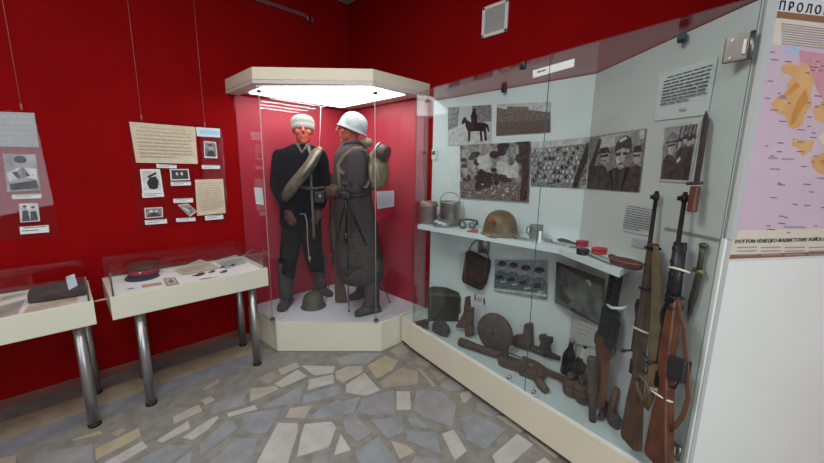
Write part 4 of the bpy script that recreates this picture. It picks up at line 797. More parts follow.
sheet('photograph', cq, PH_C, [(PH_L, [(0, .0), (1, .0), (1, .12), (0, .16)])]+heads+[(PH_L, [(.95, .98), (1, .9), (1, .99), (.95, 1)]), (PH_D, [(.78, .98), (.98, .1), (1, .1), (1, .4), (.86, .98)])], 'photograph of a dense marching crowd on the left of the panel fold', group=PHG)
sheet('photograph', [p2(x, y, .005) for x, y in ((590.3, 137), (646.4, 128.2), (639, 192.3), (586.6, 188.8))], PH_M, [(PH_L, [(.22, .02), (.98, .02), (.98, .16), (.24, .26)]), (PH_S, [(.5, .05), (.9, .02), (.95, .3), (.55, .3)]), (PH_D, [(.01, .6), (.2, .05), (.26, .08), (.1, .7)]), (PH_COAT, [(.0, .99), (.02, .68), (.14, .56), (.28, .54), (.4, .6), (.46, .99)]),
 (PH_D, [(.2, .34), (.24, .24), (.38, .22), (.45, .33)]), (PH_F, [(.25, .34), (.43, .33), (.42, .46), (.36, .54), (.29, .52)]), (PH_D, [(.25, .36), (.42, .35), (.41, .40), (.26, .41)]), (PH_D, [(.31, .46), (.39, .46), (.38, .48), (.31, .48)]),
 (PH_COAT, [(.84, .99), (.82, .6), (.9, .55), (.99, .6), (.99, .99)]), (PH_F, [(.86, .36), (.97, .36), (.96, .52), (.9, .56), (.86, .5)]), (PH_D, [(.84, .36), (.86, .26), (.96, .25), (.99, .36)]), (PH_D, [(.86, .40), (.96, .40), (.96, .43), (.86, .43)]),
 (PH_COAT, [(.3, .99), (.34, .74), (.48, .64), (.56, .6), (.8, .58), (.93, .7), (.98, .99)]), (PH_K, [(.5, .62), (.58, .99), (.55, .99), (.46, .66)]), (PH_K, [(.76, .6), (.7, .99), (.73, .99), (.82, .62)]),
 (PH_D, [(.53, .34), (.54, .2), (.6, .1), (.7, .06), (.79, .12), (.82, .26), (.8, .4)]), (PH_F, [(.55, .32), (.66, .27), (.79, .3), (.79, .46), (.73, .6), (.64, .63), (.57, .52)]), (PH_L, [(.57, .42), (.62, .42), (.63, .54), (.59, .52)]), (PH_D, [(.55, .35), (.65, .34), (.65, .39), (.56, .40)]), (PH_D, [(.68, .34), (.78, .35), (.78, .40), (.69, .39)]), (PH_M, [(.72, .42), (.79, .4), (.78, .5), (.72, .6)]), (PH_D, [(.62, .53), (.71, .52), (.70, .55), (.62, .55)]), (PH_L, [(.6, .12), (.7, .08), (.74, .12), (.62, .18)])], 'large photograph of gaunt soldiers in caps on the slanted panel', group=PHG)
sheet('photograph', [p2(x, y, .005) for x, y in ((663.5, 125.8), (700.8, 120.6), (690, 183.2), (658.8, 181))], PH_L, [(PH_M, R(.05, .04, .95, .96)), (PH_S, R(.05, .04, .5, .3))]+[(PH_D, [(u-.05, .42), (u+.02, .05), (u+.045, .05), (u-.02, .42)]) for u in (.5, .62, .72, .82, .9)]+[(PH_F, disc(u, v, .055, .07)) for u, v in ((.55, .34), (.68, .3), (.8, .33), (.9, .3))]+[(PH_D, [(u-.07, v-.03), (u-.05, v-.1), (u+.05, v-.1), (u+.07, v-.03)]) for u, v in ((.55, .34), (.68, .3), (.8, .33), (.9, .3))]+[(PH_COAT, [(.5, .95), (.48, .5), (.6, .4), (.93, .4), (.95, .95)]), (PH_F, [(.2, .3), (.44, .28), (.45, .44), (.36, .54), (.25, .5)]), (PH_L, [(.22, .36), (.3, .36), (.3, .46), (.25, .46)]), (PH_D, [(.2, .35), (.43, .33), (.43, .37), (.21, .39)]), (PH_M, [(.14, .3), (.17, .2), (.3, .13), (.46, .18), (.5, .3)]), (PH_D, [(.14, .3), (.5, .28), (.5, .31), (.15, .33)]), (PH_COAT, [(.06, .95), (.1, .62), (.24, .52), (.4, .54), (.54, .64), (.58, .95)]), (PH_L, [(.52, .62), (.62, .56), (.64, .62), (.55, .68)])], 'photograph of marching riflemen behind the rifle muzzles', group=PHG)
fq = [p1(495.5, 256, .012), p1(547.5, 260, .012), p1(546.5, 300, .012), p1(494, 291, .012)]
def man(u, v): return [(PH_BLUE, [(u-.15, .93), (u-.15, v+.26), (u-.05, v+.13), (u+.05, v+.13), (u+.14, v+.26), (u+.14, .96)]), (PH_F, [(u-.055, v-.02), (u+.055, v-.02), (u+.05, v+.08), (u, v+.15), (u-.05, v+.08)]), (PH_D, [(u-.055, v), (u+.055, v), (u+.05, v+.03), (u-.05, v+.03)]), (PH_D, [(u-.10, v-.01), (u-.07, v-.11), (u, v-.15), (u+.07, v-.11), (u+.10, v-.01)]), (PH_D, [(u-.12, v+.34), (u+.02, v+.28), (u+.04, v+.4), (u-.1, v+.44)]), (PH_L, [(u-.02, v+.5), (u+.1, v+.46), (u+.1, v+.5), (u-.02, v+.54)])]
sheet('photograph', [fq[0]-Z*.03, fq[1]-Z*.005, fq[2], fq[3]+Z*.0], mat('photo pale blue', (.36, .40, .44), .35, c2=(.24, .27, .31), scale=30), man(.15, .17)+man(.38, .2)+man(.62, .26)+man(.87, .3)+[(PH_L, [(0, .9), (1, .84), (1, .92), (0, .97)])], 'cut out photograph of four soldiers standing under the shelf', group=PHG)
tq = [p1(556.5, 261.5, .03), p2(604.5, 279, .02), p2(600.5, 326, .02), p1(554.6, 302.5, .03)]
sheet('photograph', tq, mat('photo night', (.075, .08, .085), .35, c2=(.20, .20, .20), scale=12), [(PH_D, R(0, 0, 1, .16)), (PH_L, [(.66, .18), (.74, .1), (.78, .24), (.72, .3)]), (PH_M, [(.2, .36), (.9, .78), (.85, .9), (.3, .6)]), (PH_D, [(.12, .55), (.3, .3), (.42, .4), (.44, .75), (.3, .9), (.12, .85)]), (PH_M, disc(.3, .3, .05, .07)), (PH_D, [(.4, .9), (.95, .98), (.98, 1), (.4, 1)])], 'dark curled photograph of a soldier under the right of the shelf', group=PHG)
sheet('handwritten_sheet', [p2(x, y, .012) for x, y in ((573, 304), (606, 322), (605, 349), (571, 343))], mat('lilac grey paper', (.56, .55, .57), .7), lines(4, INKG, .2, .7, .3, .8, 3, .25, 60), 'pale handwritten sheet behind the short wooden gun', 'document')
sheet('photograph', [p1(x, y, .006) for x, y in ((478, 236), (490.5, 238), (489, 254.5), (477.5, 253))], PH_M, [(PH_D, R(.1, .1, .6, .9)), (PH_L, disc(.6, .4, .2, .2))], 'small photograph just under the shelf above the hanging bag', group=PHG)
sheet('picture_card', [p1(x, y, .006) for x, y in ((473.5, 292), (486, 294.5), (486.5, 308), (473, 304.5))], PAPER, [(PH_D, [(.1, .15), (.2, .1), (.22, .6), (.1, .65)]), (mat('pale pink', (.55, .42, .42), .7), R(.3, .3, .7, .7)), (PH_D, [(.78, .3), (.9, .3), (.9, .8), (.78, .8)])], 'small white card with two dark figures under the hanging bag', 'card')
sheet('text_sheet', [p2(x, y, .005) for x, y in ((659.5, 74), (718, 56), (707.7, 114.5), (653.8, 121))], mat('bluish paper', (.66, .70, .72), .6, var=.02), lines(9, INK, .12, .95, .12, .72, 6, .38, 61)+lines(1, PAPERG, .45, .95, .82, .88, 5, .6, 62), 'large printed text sheet on the slanted panel above the marching riflemen', 'text sheet')
sheet('text_sheet', [p2(x, y, .005) for x, y in ((625.8, 203.5), (655.7, 208.5), (650.3, 236.5), (622, 230.7))], mat('grey text paper', (.58, .61, .64), .7), lines(10, INK, .05, .97, .06, .92, 6, .36, 63), 'small printed text sheet above the right end of the shelf', 'text sheet')
sheet('caption_card', [p2(x, y, .005) for x, y in ((632.5, 238), (648, 241), (645.5, 249), (631, 246))], PAPERG, [], 'small blank grey card below the small printed text sheet', 'caption card')
sheet('caption_card', [p2(x, y, .004) for x, y in ((665, 227), (721, 239), (720, 241.5), (664, 229.5))], mat('silver strip', (.46, .50, .50), .3, .5), [], 'thin silver strip on the slanted panel behind the bayoneted rifle', 'strip')

# ------------------------------------------------------------------ things on the shelf
def top(px, py): return sh(px, py)
def wpx(p): return (p-CAM).dot(FW)/F_PX
def pot(name, px, py, w, h, m, label, cat, handle=None, bail=False, lid=None):
    p = top(px, py); k = wpx(p); r = w/2*k; H = h*k*1.02; p = p-TC*r*.6; e = empty(name, p, label, cat); b = B()
    b.lathe([(r*.95, 0), (r, .004), (r, H*.92), (r*1.05, H), (r*.98, H), (r*.93, H*.9), (r*.9, .01)], p, Z, 28); obj('bowl', b, m, e, smooth=True)
    if handle: s = handle; b = B(); b.tube([p+RX*(s*r*.97)+Z*H*.85, p+RX*(s*r*1.45)+Z*H*.85, p+RX*(s*r*1.5)+Z*H*.45, p+RX*(s*r*.97)+Z*H*.25], .005, 8); obj('handle', b, m, e)
    if bail: b = B(); b.tube([p+RX*(-r*1.03)+Z*H*.9]+[p+RX*(r*1.03*-math.cos(a))+Z*(H*.95+r*1.0*math.sin(a))-TC*.02 for a in [math.pi*i/10 for i in range(1, 10)]]+[p+RX*(r*1.03)+Z*H*.9], .0028, 6); obj('wire_handle', b, STEEL, e, label='thin wire handle')
    if lid: b = B(); b.lathe([(r*1.06, H*.78), (r*1.07, H*.82), (r*1.07, H*1.0), (r*.9, H*1.04), (.01, H*1.05)], p, Z, 28); obj('lid', b, lid, e, smooth=True)
    return e
pot('mess_kettle', 428.8, 221.5, 16.5, 21, ROSEALU, 'stained metal mess kettle at the left end of the shelf', 'kettle', handle=1, lid=mat('pinkish tin lid', (.36, .25, .24), .5, .5))
pot('mess_kettle', 450, 222.5, 20, 24, ALU, 'lilac grey mess kettle with a raised wire handle', 'kettle', bail=True)
p = top(442, 224.5); k = wpx(p); e = empty('mess_bowl', p, 'crumpled shiny metal bowl in front of the two kettles', 'bowl'); b = B(); b.lathe([(7.5*k, 0), (9.6*k, .012), (9.8*k, .03), (8*k, .05), (4*k, .058), (.01, .055)], p, Z, 22, sy=.8, xdir=RX)
for v in b.bm.verts: v.co += Vector((random.uniform(-1, 1), random.uniform(-1, 1), random.uniform(-.5, .5)))*.003
obj('bowl', b, ALUB, e, smooth=True); b = B(); b.tube([p-RX*9*k+Z*.02, p-RX*12*k+Z*.03, p-RX*12.4*k+Z*.045, p-RX*10*k+Z*.05], .005, 8); obj('handle', b, ROSEALU, e)
p = top(467.5, 224); k = wpx(p); e = empty('goggles', p, 'dark framed goggles with bluish lenses on the shelf', 'goggles'); b = B()
b.tube([p-RX*9*k+Z*.03, p-RX*7*k-TC*.05+Z*.055, p+RX*2*k-TC*.06+Z*.06, p+RX*9.5*k-TC*.03+Z*.055, p+RX*9.5*k+Z*.03], .011, 10, flat=.5, up=Z); obj('strap', b, mat('goggle strap', (.09, .06, .055), .7), e, label='dark brown strap')
for s_ in (-1, 1):
    c = p+RX*(s_*4.6*k)+Z*.025; b = B(); b.lathe([(.026, -.012), (.028, 0), (.024, .012)], c, TC+Z*.3, 18); f_ = obj('eyepiece', b, mat('goggle frame', (.08, .10, .115), .4), e); b = B(); b.lathe([(.021, .0125), (.0, .014)], c, TC+Z*.3, 18); obj('lens', b, mat('bluish lens', (.30, .42, .5), .12), f_, label='bluish lens')
b = B(); P0 = [top(*a) for a in ((466.5, 231.5), (474, 227), (478, 226.8), (478, 231), (472, 231.6))]; b.prism([p+Z*.006 for p in P0], Z, .011, bev=.003); obj('cloth_pennant', b, mat('faded red cloth', (.48, .09, .06), .8), None, 'small faded red cloth flag lying before the goggles', 'flag')
p = top(499.5, 230.5)+Z*.002; p = dep(500, 229.5, Vector((.135, p.y, p.z))); p.z = ZS+.002; he = helmet('steel_helmet', p, Z, TC+RX*.2, .268, .232, .166, HOLIVE, 'olive brown steel helmet with a red star on the shelf', rimw=.015)
b = B(); c = dep(491, 219.5, p, .112); nn_ = (TC*.8-RX*.45+Z*.25).normalized(); xx = Z.cross(nn_).normalized(); yy = nn_.cross(xx)
b.prism([c+xx*((.024 if k % 2 == 0 else .011)*math.sin(k*math.pi/5))+yy*((.024 if k % 2 == 0 else .011)*math.cos(k*math.pi/5)) for k in range(10)], nn_, .012); obj('star', b, mat('faded red star', (.42, .06, .03), .6), he, label='faded red star')
pot('metal_cup', 537, 233.8, 13, 13.5, GREYC, 'grey green metal cup in the middle of the shelf', 'cup', handle=-1)
def flat_tool(name, pts, w, m, label, cat, head=None, th=.006, hm=None, group=None):
    P = [top(*a)+Z*(.003+th/2) for a in pts]; e = empty(name, P[0], label, cat, group); b = B(); b.tube(P, w, 8, flat=th/2/(w if not isinstance(w, list) else max(w)), up=Z); obj('handle', b, m, e, smooth=True)
    if head: c, a, l, s = head; b = B(); c = top(*c)+Z*(.003+s); a2 = (top(*a)+Z*(.003+s)-c).normalized(); b.ell(c, l, l*.62, s, (a2, Z.cross(a2), Z), seg=16); obj('head', b, hm or m, e)
    return e
ALT = mat('table cutlery tin', (.38, .41, .43), .4, .8, var=.2)
flat_tool('spoon', [(538, 237.5), (528, 236.8), (521, 234.5)], [.006, .005, .006], ALT, 'tin spoon lying right of the steel helmet', 'spoon', ((516, 233.2), (521, 234.5), .034, .006))
flat_tool('fork', [(514, 236.8), (524, 238.2), (533, 238.8)], [.012, .006, .007], ALT, 'tin fork lying at the shelf edge below the tin spoon', 'fork')
flat_tool('spoon', [(566, 243.2), (556, 240.4), (550, 237.6)], [.007, .006, .006], ALT, 'grey spoon lying right of the grey green cup', 'spoon', ((547.5, 237), (551, 238), .036, .010))
flat_tool('knife', [(577, 242.6), (571, 243.8), (568.5, 244.3)], [.010, .009, .004], mat('dark blade', (.12, .14, .15), .4, .5), 'small dark blade lying left of the black round tin', 'knife')
flat_tool('shaving_brush', [(559, 236.2), (562, 235.4), (566, 236.5), (572, 238), (579, 239)], [.018, .024, .018, .011, .012], mat('dark bristle', (.085, .065, .06), .8), 'dark brown brush handle reaching to a small red case', 'brush', th=.022)
def lidbox(name, px, py, w, h, m, label, cat, depth=.7, m2=None):
    p = top(px, py); k = wpx(p); r = w/2*k; p = p-TC*r*.4; e = empty(name, p, label, cat); b = B(); b.lathe([(r*.95, 0), (r, .004), (r, h*.55)], p, Z, 24, sy=depth, xdir=RX); obj('base', b, m2 or m, e, smooth=True); b = B(); b.lathe([(r*1.03, h*.52), (r*1.04, h*.9), (r*.9, h), (.01, h*1.03)], p, Z, 24, sy=depth, xdir=RX); obj('lid', b, m, e, smooth=True); return e
lidbox('red_case', 583, 237.8, 12, .036, mat('dull red plastic', (.42, .04, .055), .4), 'small dull red case at the end of the dark brown brush', 'case')
lidbox('soap_case', 600.5, 244.8, 15, .034, REDP, 'bright red soap case in the middle of the slanted part of the shelf', 'case')
lidbox('round_tin', 583.5, 252.3, 11.5, .032, mat('black tin', (.012, .016, .02), .35), 'black round tin at the front edge of the shelf', 'tin', 1.0)
e = flat_tool('leather_brush', [(611, 249.5), (616, 252.2), (624, 255)], [.018, .016, .02], LEATHER, 'red brown brush with a short handle at the right end of the shelf', 'brush', th=.026)
p = top(628, 258.5); k = wpx(p); e = empty('leather_case', p, 'oval red brown leather case with stitched rim at the shelf end', 'case'); b = B(); dd = (top(641, 261.5)-top(615, 258)).normalized(); c = p-TC*.02
b.lathe([(.058, 0), (.068, .008), (.068, .024), (.06, .033), (.04, .037), (.01, .038)], c, Z, 26, sx=1.15, sy=.6, xdir=dd); obj('body', b, LEATHER, e, smooth=True); b = B(); dn = Z.cross(dd); b.tube([c+Z*.028+dd*(.079*math.cos(a))+dn*(.041*math.sin(a)) for a in [2*math.pi*i/26 for i in range(26)]], .004, 6, closed=True); obj('rim', b, mat('lighter leather', (.24, .085, .07), .6), e)
for k_, (a, c_, lab) in enumerate((((582, 241.5), (608, 252), 'long thin bluish blade lying behind the black round tin'), ((590, 252), (611, 261), 'long thin bluish blade at the shelf front before the oval leather case'))):
    flat_tool('razor_blade', [a, c_], [.010, .007], ALUB, lab, 'blade')

# ------------------------------------------------------------------ lower half of the showcase
e = empty('hanging_bag', p1(475, 287, .02), 'dark brown leather map bag hanging under the shelf', 'bag')
bl = [(467, 251.5), (470, 250.5), (490, 260.5), (489, 270), (485.5, 284), (481.5, 290.2), (464, 282), (463.2, 278)]
b = B(); b.prism([p1(x, y, .035) for x, y in bl], (1, 0, 0), .05, bev=.012); obj('body', b, mat('dark brown bag', (.042, .026, .022), .6, var=.3, scale=20), e)
b = B(); b.prism([p1(x, y, .064) for x, y in ((468, 253.5), (488, 263.5), (486, 278), (480, 283), (467, 277))], (1, 0, 0), .006, bev=.003); obj('flap', b, mat('bag flap', (.055, .033, .028), .55, var=.3, scale=20), e)
b = B(); b.tube([p1(468, 252, .04), p1(472, 244, .03), p1(478, 239, .02)], .006, 8, flat=.5); b.tube([p1(489.5, 261, .04), p1(486, 250, .03), p1(478, 239, .02)], .006, 8, flat=.5); obj('strap', b, MATS['dark brown bag'], e)
# ammunition box / haversack
c0 = fl(447, 321); e = empty('haversack', c0, 'dark olive canvas haversack box standing at the left end of the showcase', 'bag')
def up(px, py, ref, t=0): return onp(px, py, GN, GN.dot(Vector(ref))+t)
hb = [(428, 319), (427.5, 293), (429, 289.5), (434, 288), (457, 290), (462, 292), (461.5, 318), (458, 322.5)]
b = B(); b.prism([dep(x, y, c0, -.05) for x, y in hb], TC, .12, bev=.016); obj('body', b, mat('olive haversack', (.048, .038, .029), .85, c2=(.026, .021, .017), scale=12, bump=.4), e)
b = B(); b.prism([dep(x, y, c0, .014) for x, y in ((430, 292), (460, 294.5), (459.5, 297.5), (430, 295.5))], TC, .012, bev=.004); b.tube([dep(429.5, 290, c0, .01), dep(431, 304, c0, .018), dep(429, 318, c0, .012)], .010, 8, flat=.4); b.tube([dep(461, 293, c0, .01), dep(459.5, 306, c0, .018), dep(460.5, 318, c0, .012)], .010, 8, flat=.4); obj('straps', b, mat('haversack strap', (.085, .08, .065), .9), e)
b = B(); b.tube([dep(461, 297, c0, -.02), dep(463.5, 290, c0, -.02), dep(465.5, 286, c0, -.03)], .005, 6); obj('cord', b, BLACK, e)
def relic(name, px, ref, th, m, label, cat, mode='up', bev=.008, t=0, extra=None, group=None):
    """rusty relic with its outline and thickness; it stands on its edge facing the glass (up) or lies on the base (lie)"""
    b = B()
    if mode == 'up': b.prism([up(x, y, ref, t) for x, y in px], GN, th, bev=bev)
    else: b.prism([fl(x, y, th/2+.001) for x, y in px], Z, th, bev=bev)
    xs = [v.co for v in b.bm.verts]; e = empty(name, (sum(v.x for v in xs)/len(xs), sum(v.y for v in xs)/len(xs), min(v.z for v in xs)), label, cat, group); obj('body', b, m, e)
    if extra:
        for nm, fn, mm in extra: b = B(); fn(b); obj(nm, b, mm, e)
    return e
def C1(pts): return crop(410, 280, 5.785, pts)
r = fl(416, 325)
relic('rusty_lock', C1([(30, 240), (60, 232), (92, 225), (108, 232), (100, 265), (85, 280), (70, 262), (45, 258)]), fl(424, 329), .03, RUST, 'small rusty gun lock at the extreme left of the base', 'relic', extra=[('lever', lambda b: b.tube([up(424, 322, fl(424, 329), .02), up(428, 321, fl(424, 329), .025), up(427.5, 329, fl(424, 329), .02)], .006, 8), RUST2)])
relic('rusty_mechanism', C1([(130, 262), (165, 238), (200, 248), (232, 288), (215, 318), (160, 300), (128, 280)]), fl(442, 336), .05, mat('grey rust', (.13, .105, .10), .8, .2, c2=(.07, .055, .05), scale=40, bump=.5), 'rusty grey mechanism lying in front of the haversack', 'relic', mode='lie', extra=[('knob', lambda b: b.ell(fl(440, 325, .055), .022, .026, .02), RUST), ('strap', lambda b: b.tube([fl(434, 330, .056), fl(441, 332, .058), fl(447, 333, .054)], .006, 8), RUST2)])
r = fl(468, 336)
relic('rusty_breech', [(456.5, 327), (465, 312), (466.8, 296.5), (469, 296), (469.3, 307), (473, 308), (472.3, 325), (473, 336), (466.5, 336), (466, 328)], r, .04, RUST2, 'rusty breech piece with an upright lever beside the haversack', 'relic', bev=.006, extra=[('pin', lambda b: b.cyl(up(469.5, 318, r, .02), up(469.5, 318, r, .035), .008, seg=10), RUST)])
# drum magazine
r = fl(495, 349.5); c = up(494.6, 332.3, r, .0); kk = wpx(c); e = empty('pan_magazine', r, 'large round rusty pan magazine standing on edge', 'magazine'); ax = (GN*.92+TC*.25+Z*.1).normalized()
b = B(); b.lathe([(.02, -.02), (18*kk, -.02), (19.2*kk, -.012), (19.2*kk, .008), (18.2*kk, .016), (6*kk, .022), (2, .022)][:6]+[(.005, .024)], c, ax, 40); obj('pan', b, mat('pan rust', (.125, .085, .075), .8, .1, c2=(.085, .058, .05), scale=22, bump=.4), e)
b = B(); b.lathe([(.012, .022), (.012, .028), (.004, .03)], c, ax, 16); obj('hub', b, mat('hub rust', (.04, .028, .026), .8), e, label='dark centre hub')
# long rusted barrel group
def lt(pts, r, b, h): b.tube([fl(x, y, h) for x, y in pts], r, 10)
e = empty('rusty_machine_gun', fl(500, 358), 'long rusty machine gun barrel lying along the front behind the locks', 'gun')
b = B(); lt([(459.5, 341.5), (466, 343.5), (474, 346.5)], [.03, .032, .028], b, .034); lt([(474, 346.5), (490, 352), (505, 356)], [.027, .026, .024], b, .034); b.box(fl(466, 342.5, .05), (.03, .06, .04), bev=.008); obj('receiver', b, RUST2, e)
b = B(); lt([(500, 355), (530, 365), (566, 380.5)], [.018, .017, .015], b, .034); obj('barrel', b, RUST2, e)
b = B(); lt([(504, 351), (530, 361), (570, 378.5)], [.006, .006, .006], b, .045); obj('cleaning_rod', b, mat('bright iron', (.30, .26, .25), .5, .5), e, label='lighter iron rod')
b = B(); lt([(505, 357), (505.5, 362)], [.016, .013], b, .02); lt([(516, 362), (516.2, 366)], [.016, .015], b, .016); obj('bipod_joint', b, RUST, e)
r = fl(506, 350)
relic('rusty_magazine', [(503.8, 362), (504.2, 352), (505, 346), (507.6, 346), (507.8, 362), (506, 363.4)], fl(505.5, 363), .025, RUST, 'small upright rusty clip before the long rusty barrel', 'relic', bev=.004)
relic('rusty_receiver', C1([(580, 340), (610, 318), (640, 315), (660, 335), (672, 250), (702, 250), (706, 370), (690, 400), (620, 385)]), fl(527, 351), .05, RUST2, 'rusty gun receiver with upright magazine right of the pan magazine', 'relic', extra=[('tube', lambda b: b.tube([up(531, 347, fl(527, 351), .0), up(545, 353, fl(545, 356), .0), up(561, 358, fl(561, 361), .0)], [.024, .024, .02], 10), RUST)])
C6 = (490, 330, 7.2375)
r = fl(548, 392)
e = relic('rusty_submachine_gun', crop(*C6, [(60, 205), (75, 203), (200, 250), (222, 258), (235, 205), (345, 250), (415, 300), (385, 362), (310, 340), (215, 305), (205, 285), (90, 248), (58, 225)]), r, .05, RUST2, 'rusty gun body with a stubby slanted grip at the front edge', 'gun', mode='lie', extra=[
 ('grip', lambda b: b.tube([fl(*crop(*C6, [(335, 350)])[0], .03), fl(*crop(*C6, [(370, 395)])[0], .028), fl(*crop(*C6, [(408, 438)])[0], .026)], [.022, .026, .022], 12), mat('brown grip', (.13, .075, .055), .8, var=.2)), ('slide', lambda b: b.tube([fl(*crop(*C6, [(275, 245)])[0], .055), fl(*crop(*C6, [(315, 258)])[0], .055)], .006, 8), mat('bright iron', (.3, .26, .25), .5, .5))])
r = fl(548, 366)
relic('rusty_bracket', crop(*C6, [(362, 30), (400, 28), (405, 45), (450, 50), (450, 90), (432, 120), (440, 165), (380, 175), (355, 130), (372, 90), (362, 60)]), fl(547, 362), .035, mat('dark rust', (.06, .045, .045), .85, var=.3, scale=40), 'dark rusty bracket standing left of the two black bottles', 'relic', extra=[('bolt', lambda b: b.cyl(up(547, 341, fl(547, 362), .02), up(547, 341, fl(547, 362), .045), .009, seg=8), RUST)])
# bottles
def bottle(pxb, top_, w, label, wrap=False):
    p = fl(*pxb); k = wpx(p); r_ = w/2*k; p = p-TC*r_*.5; H = (p-dep(top_[0], top_[1], p)).length; e = empty('bottle', p, label, 'bottle', 'black bottles on the base'); ax = Z
    prof = [(r_*.9, 0), (r_, .006), (r_, H*.50), (r_*.85, H*.60), (r_*.45, H*.74), (r_*.36, H*.82), (r_*.34, H*.96), (r_*.42, H*.965), (r_*.42, H)]
    lean = (dep(top_[0], top_[1], p)-p).normalized(); b = B(); b.lathe(prof, p, lean, 24); obj('body', b, BOTTLE, e, smooth=True)
    if wrap: b = B(); b.lathe([(r_*.62, H*.69), (r_*.5, H*.76), (r_*.42, H*.84), (r_*.40, H*.95)], p, lean, 18); b.prism([dep(x, y, p, r_*.8) for x, y in ((583.5, 351), (588.5, 347.5), (590, 358), (587, 366), (583, 361))], TC, .008, bev=.003); obj('paper_wrap', b, mat('white rag', (.62, .60, .55), .9), e, label='white rag around the neck')
    else: b = B(); b.lathe([(r_*.44, H*.93), (r_*.44, H*1.01), (r_*.2, H*1.02)], p, lean, 16); obj('stopper', b, mat('grey stopper', (.25, .25, .27), .7), e)
bottle((567.5, 375), (572, 339.5), 12, 'plain black bottle, left one of the two'); bottle((576, 383), (586, 347), 11.5, 'black bottle with a white rag on its neck, right one of the two', True)
# grenades and shells
def grenade(px, py, top_, w, label, m=RUST2, ribs=True):
    p = fl(px, py); k = wpx(p); r_ = w/2*k; e = empty('grenade', p, label, 'grenade', 'rusty grenades before the wooden guns'); q = dep(top_[0], top_[1], p); H = (q-p).length; ax = (q-p).normalized(); p = p+Z*.002
    b = B(); b.lathe([(r_*.5, 0), (r_*.9, H*.10), (r_, H*.25), (r_*.92, H*.27), (r_, H*.30), (r_, H*.45), (r_*.92, H*.47), (r_, H*.50), (r_*.9, H*.63), (r_*.55, H*.72)], p, ax, 20); obj('body', b, m, e, smooth=True)
    b = B(); b.lathe([(r_*.5, H*.70), (r_*.45, H*.95), (r_*.3, H)], p, ax, 14); b.tube([p+ax*H*.92+RX*r_*.3, p+ax*H*.9+RX*r_*.9, p+ax*H*.55+RX*r_*1.1], .005, 6, flat=.5); obj('fuse', b, RUST, e)
grenade(570.5, 395, (571, 373), 15, 'squat rusty grenade, left one below the black bottles'); grenade(583, 402, (583, 376), 17, 'largest rusty grenade, below the rag wrapped bottle')
def stick(px, py, top_, w, label, m, cap=None):
    p = fl(px, py); k = wpx(p); r_ = w/2*k; q = dep(top_[0], top_[1], p, -.04); ax = (q-p).normalized(); H = (q-p).length; e = empty('stick_grenade', p, label, 'grenade', 'rusty stick grenades'); b = B(); b.lathe([(r_*.72, 0), (r_*.74, H*.38), (r_*.8, H*.42)], p, ax, 18); obj('handle', b, m, e, smooth=True); b = B(); b.lathe([(r_*.8, H*.42), (r_, H*.46), (r_, H*.94), (r_*.8, H)], p, ax, 18); obj('head', b, cap or m, e, smooth=True)
stick(592.5, 421, (592, 357), 9.5, 'tall rusty stick grenade standing before the short wooden gun', mat('olive rust', (.085, .062, .05), .8, var=.3, scale=30))
stick(588, 398, (588, 373), 9, 'short brown stick grenade behind the largest rusty grenade', RUST)
e = empty('fuse_stick', fl(601, 421), 'small dark notched fuse lying beside the tall stick grenade', 'relic'); b = B(); b.tube([fl(600, 419, .016), fl(605, 408, .02), fl(607.5, 401, .02)], [.012, .016, .013], 10); obj('rod', b, RUST, e); b = B(); b.box(fl(604, 410, .03), (.05, .014, .014), bev=.004); b.box(fl(607, 404, .03), (.045, .012, .012), bev=.004); obj('notches', b, MATS['dark rust'], e)
e = empty('stick_grenade', fl(615, 424), 'dark rusty stick with a red brown end in front of the slung rifle', 'grenade'); b = B(); b.tube([fl(619, 424.5, .03), fl(614, 420, .03), fl(609, 413, .03)], [.03, .034, .02], 14); obj('head', b, MATS['dark rust'], e); b = B(); b.tube([fl(610, 415, .035), up(613.5, 400, fl(612, 418), 0), up(616.5, 388, fl(612, 418), 0)], [.016, .017, .014], 12); obj('handle', b, mat('red brown stick', (.14, .06, .045), .6), e)
# submachine gun and rifles against the slanted panel
def lean(px, py, z0, off): return p2(px, py, off)
upL, upR = -P2D, P2D
p0 = p2(594, 402, .10); p1_ = p2(617.5, 268, .045)
M_, L_ = gframe(p0, p1_, upR); e = empty('submachine_gun', p0, 'short gun with orange wooden butt and black slotted jacket under the shelf end', 'gun')
gpart('stock', lambda b: b.prism([(0, -.075, 0), (0, .045, 0), (.02*L_, .058, 0), (.22*L_, .052, 0), (.34*L_, .036, 0), (.38*L_, .052, 0), (.52*L_, .05, 0), (.53*L_, -.045, 0), (.46*L_, -.05, 0), (.39*L_, -.038, 0), (.33*L_, -.022, 0), (.22*L_, -.045, 0), (.10*L_, -.07, 0)], (0, 0, 1), .045, bev=.012), M_, WOOD, e)
gpart('receiver', lambda b: (b.box((.60*L_, .006, 0), (.22*L_, .094, .05), bev=.012), b.box((.55*L_, .04, 0), (.2*L_, .05, .048), bev=.012)), M_, DARKM, e)
def slots(b):
    b.box((.83*L_, .020, 0), (.30*L_, .012, .040), bev=.004); b.box((.83*L_, -.022, 0), (.30*L_, .012, .040), bev=.004)
    for k in range(6): b.box((L_*(.70+k*.052), 0, 0), (.014, .05, .038), bev=.004)
    b.cyl(V3(.70*L_, 0), V3(.99*L_, 0), .008, seg=10)
gpart('barrel_jacket', slots, M_, DARKM, e, 'slotted black barrel jacket')
gpart('trigger_guard', lambda b: (b.tube([V3(.40*L_, -.04), V3(.41*L_, -.075), V3(.46*L_, -.082), V3(.50*L_, -.07), V3(.51*L_, -.04)], .004, 8), b.tube([V3(.45*L_, -.045), V3(.46*L_, -.065)], .004, 6)), M_, DARKM, e)
gpart('magazine_catch', lambda b: b.tube([V3(.42*L_, .05), V3(.42*L_, .085), V3(.48*L_, .09), V3(.52*L_, .06)], .004, 8), M_, DARKM, e)
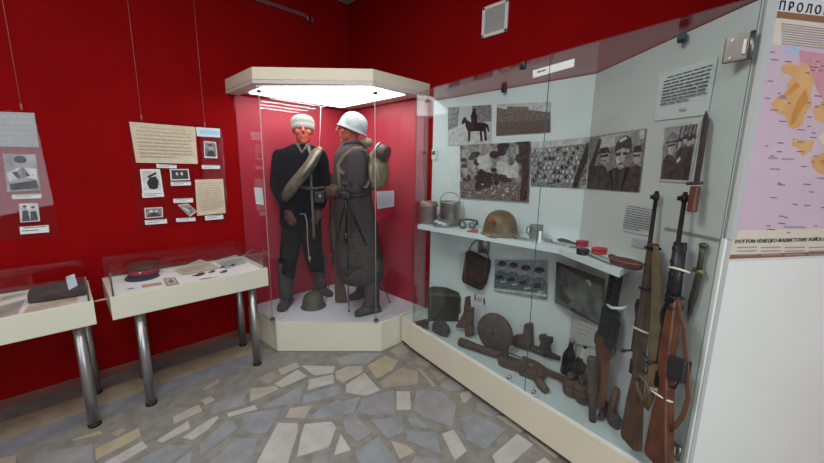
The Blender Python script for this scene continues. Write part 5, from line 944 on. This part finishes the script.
b = B(); b.tube([p2(605, 303, .05), p2(612, 308, .10), p2(621, 308.5, .09), p2(628, 306, .03)], .007, 8); obj('tie', b, WHITE, e, label='white cable tie')
rifle('slung_rifle', p2(626, 440, .12), p2(661, 191, .03), upL, 'rifle with a tan canvas sling, left one of the two tall rifles', .80, mat('dull brown wood', (.10, .052, .028), .5, c2=(.055, .03, .018), scale=14), DARKM, mag=None, wide=.80,
      sling=([(.18, -.08, .0), (.24, -.095, .0), (.36, -.085, .0), (.5, -.068, .0), (.66, -.045, .0), (.79, -.02, .012)], [.020, .026, .029, .030, .029, .022], mat('tan canvas sling', (.20, .145, .075), .9, c2=(.14, .10, .055), scale=20), 'tan canvas sling'), ties=((.455, .04),))
rifle('bayonet_rifle', p2(651, 458, .13), p2(690.5, 192, .045), upL, 'orange wooden rifle with black magazine and fixed bayonet, right one of the two tall rifles', .60, mat('orange brown wood', (.15, .05, .02), .45, c2=(.06, .022, .013), scale=14), DARKM, mag=(.33, .41, .10), shroud=(.58, .82), bayonet=.27, wide=.98,
      sling=([(.15, -.06, 0), (.18, -.085, 0), (.23, -.11, 0), (.30, -.12, 0), (.40, -.095, .0), (.52, -.06, .0), (.62, -.02, .01)], [.010, .011, .011, .011, .011, .011, .009], mat('brown leather sling', (.13, .055, .03), .6), 'brown leather sling'), ties=((.25, .05), (.72, .036)))
# knife bayonet hanging on the panel
e = empty('knife', p2(690, 318, .02), 'dark dagger with a crossguard hanging point down beside the map board', 'knife')
b = B(); b.tube([p2(703.5, 245, .022), p2(701, 257, .022), p2(699, 270, .022)], [.011, .009, .010], 10, flat=.8); b.ell(p2(703.6, 245.5, .022), .015, .015, .011); obj('hilt', b, mat('dark bronze', (.10, .085, .06), .5, .5, var=.3), e)
b = B(); b.tube([p2(694, 269.5, .022), p2(704.5, 273.5, .022)], .010, 8); obj('crossguard', b, mat('brassy guard', (.24, .19, .10), .45, .6), e)
b = B(); b.prism([p2(x, y, .022) for x, y in ((696.5, 273), (701.5, 274), (695.5, 300), (687.5, 322), (689.5, 300))], P2N, .014, bev=.004); obj('scabbard', b, mat('dark scabbard', (.06, .05, .042), .55, .3, var=.3), e)
# round leather pouch by the rifle butts
p = p2(646, 388, .13); e = empty('leather_strap_roll', fl(641, 398), 'rolled brown leather strap between the two tall rifle butts', 'strap'); b = B(); b.tube([p2(637, 379, .15), p2(641, 376, .16), p2(646, 382, .16), p2(649, 392, .15), p2(643, 399, .15), p2(637, 388, .15), p2(637, 379, .15)], [.012]*7, 8, flat=.5); obj('strap', b, mat('grey leather', (.11, .075, .055), .6), e)
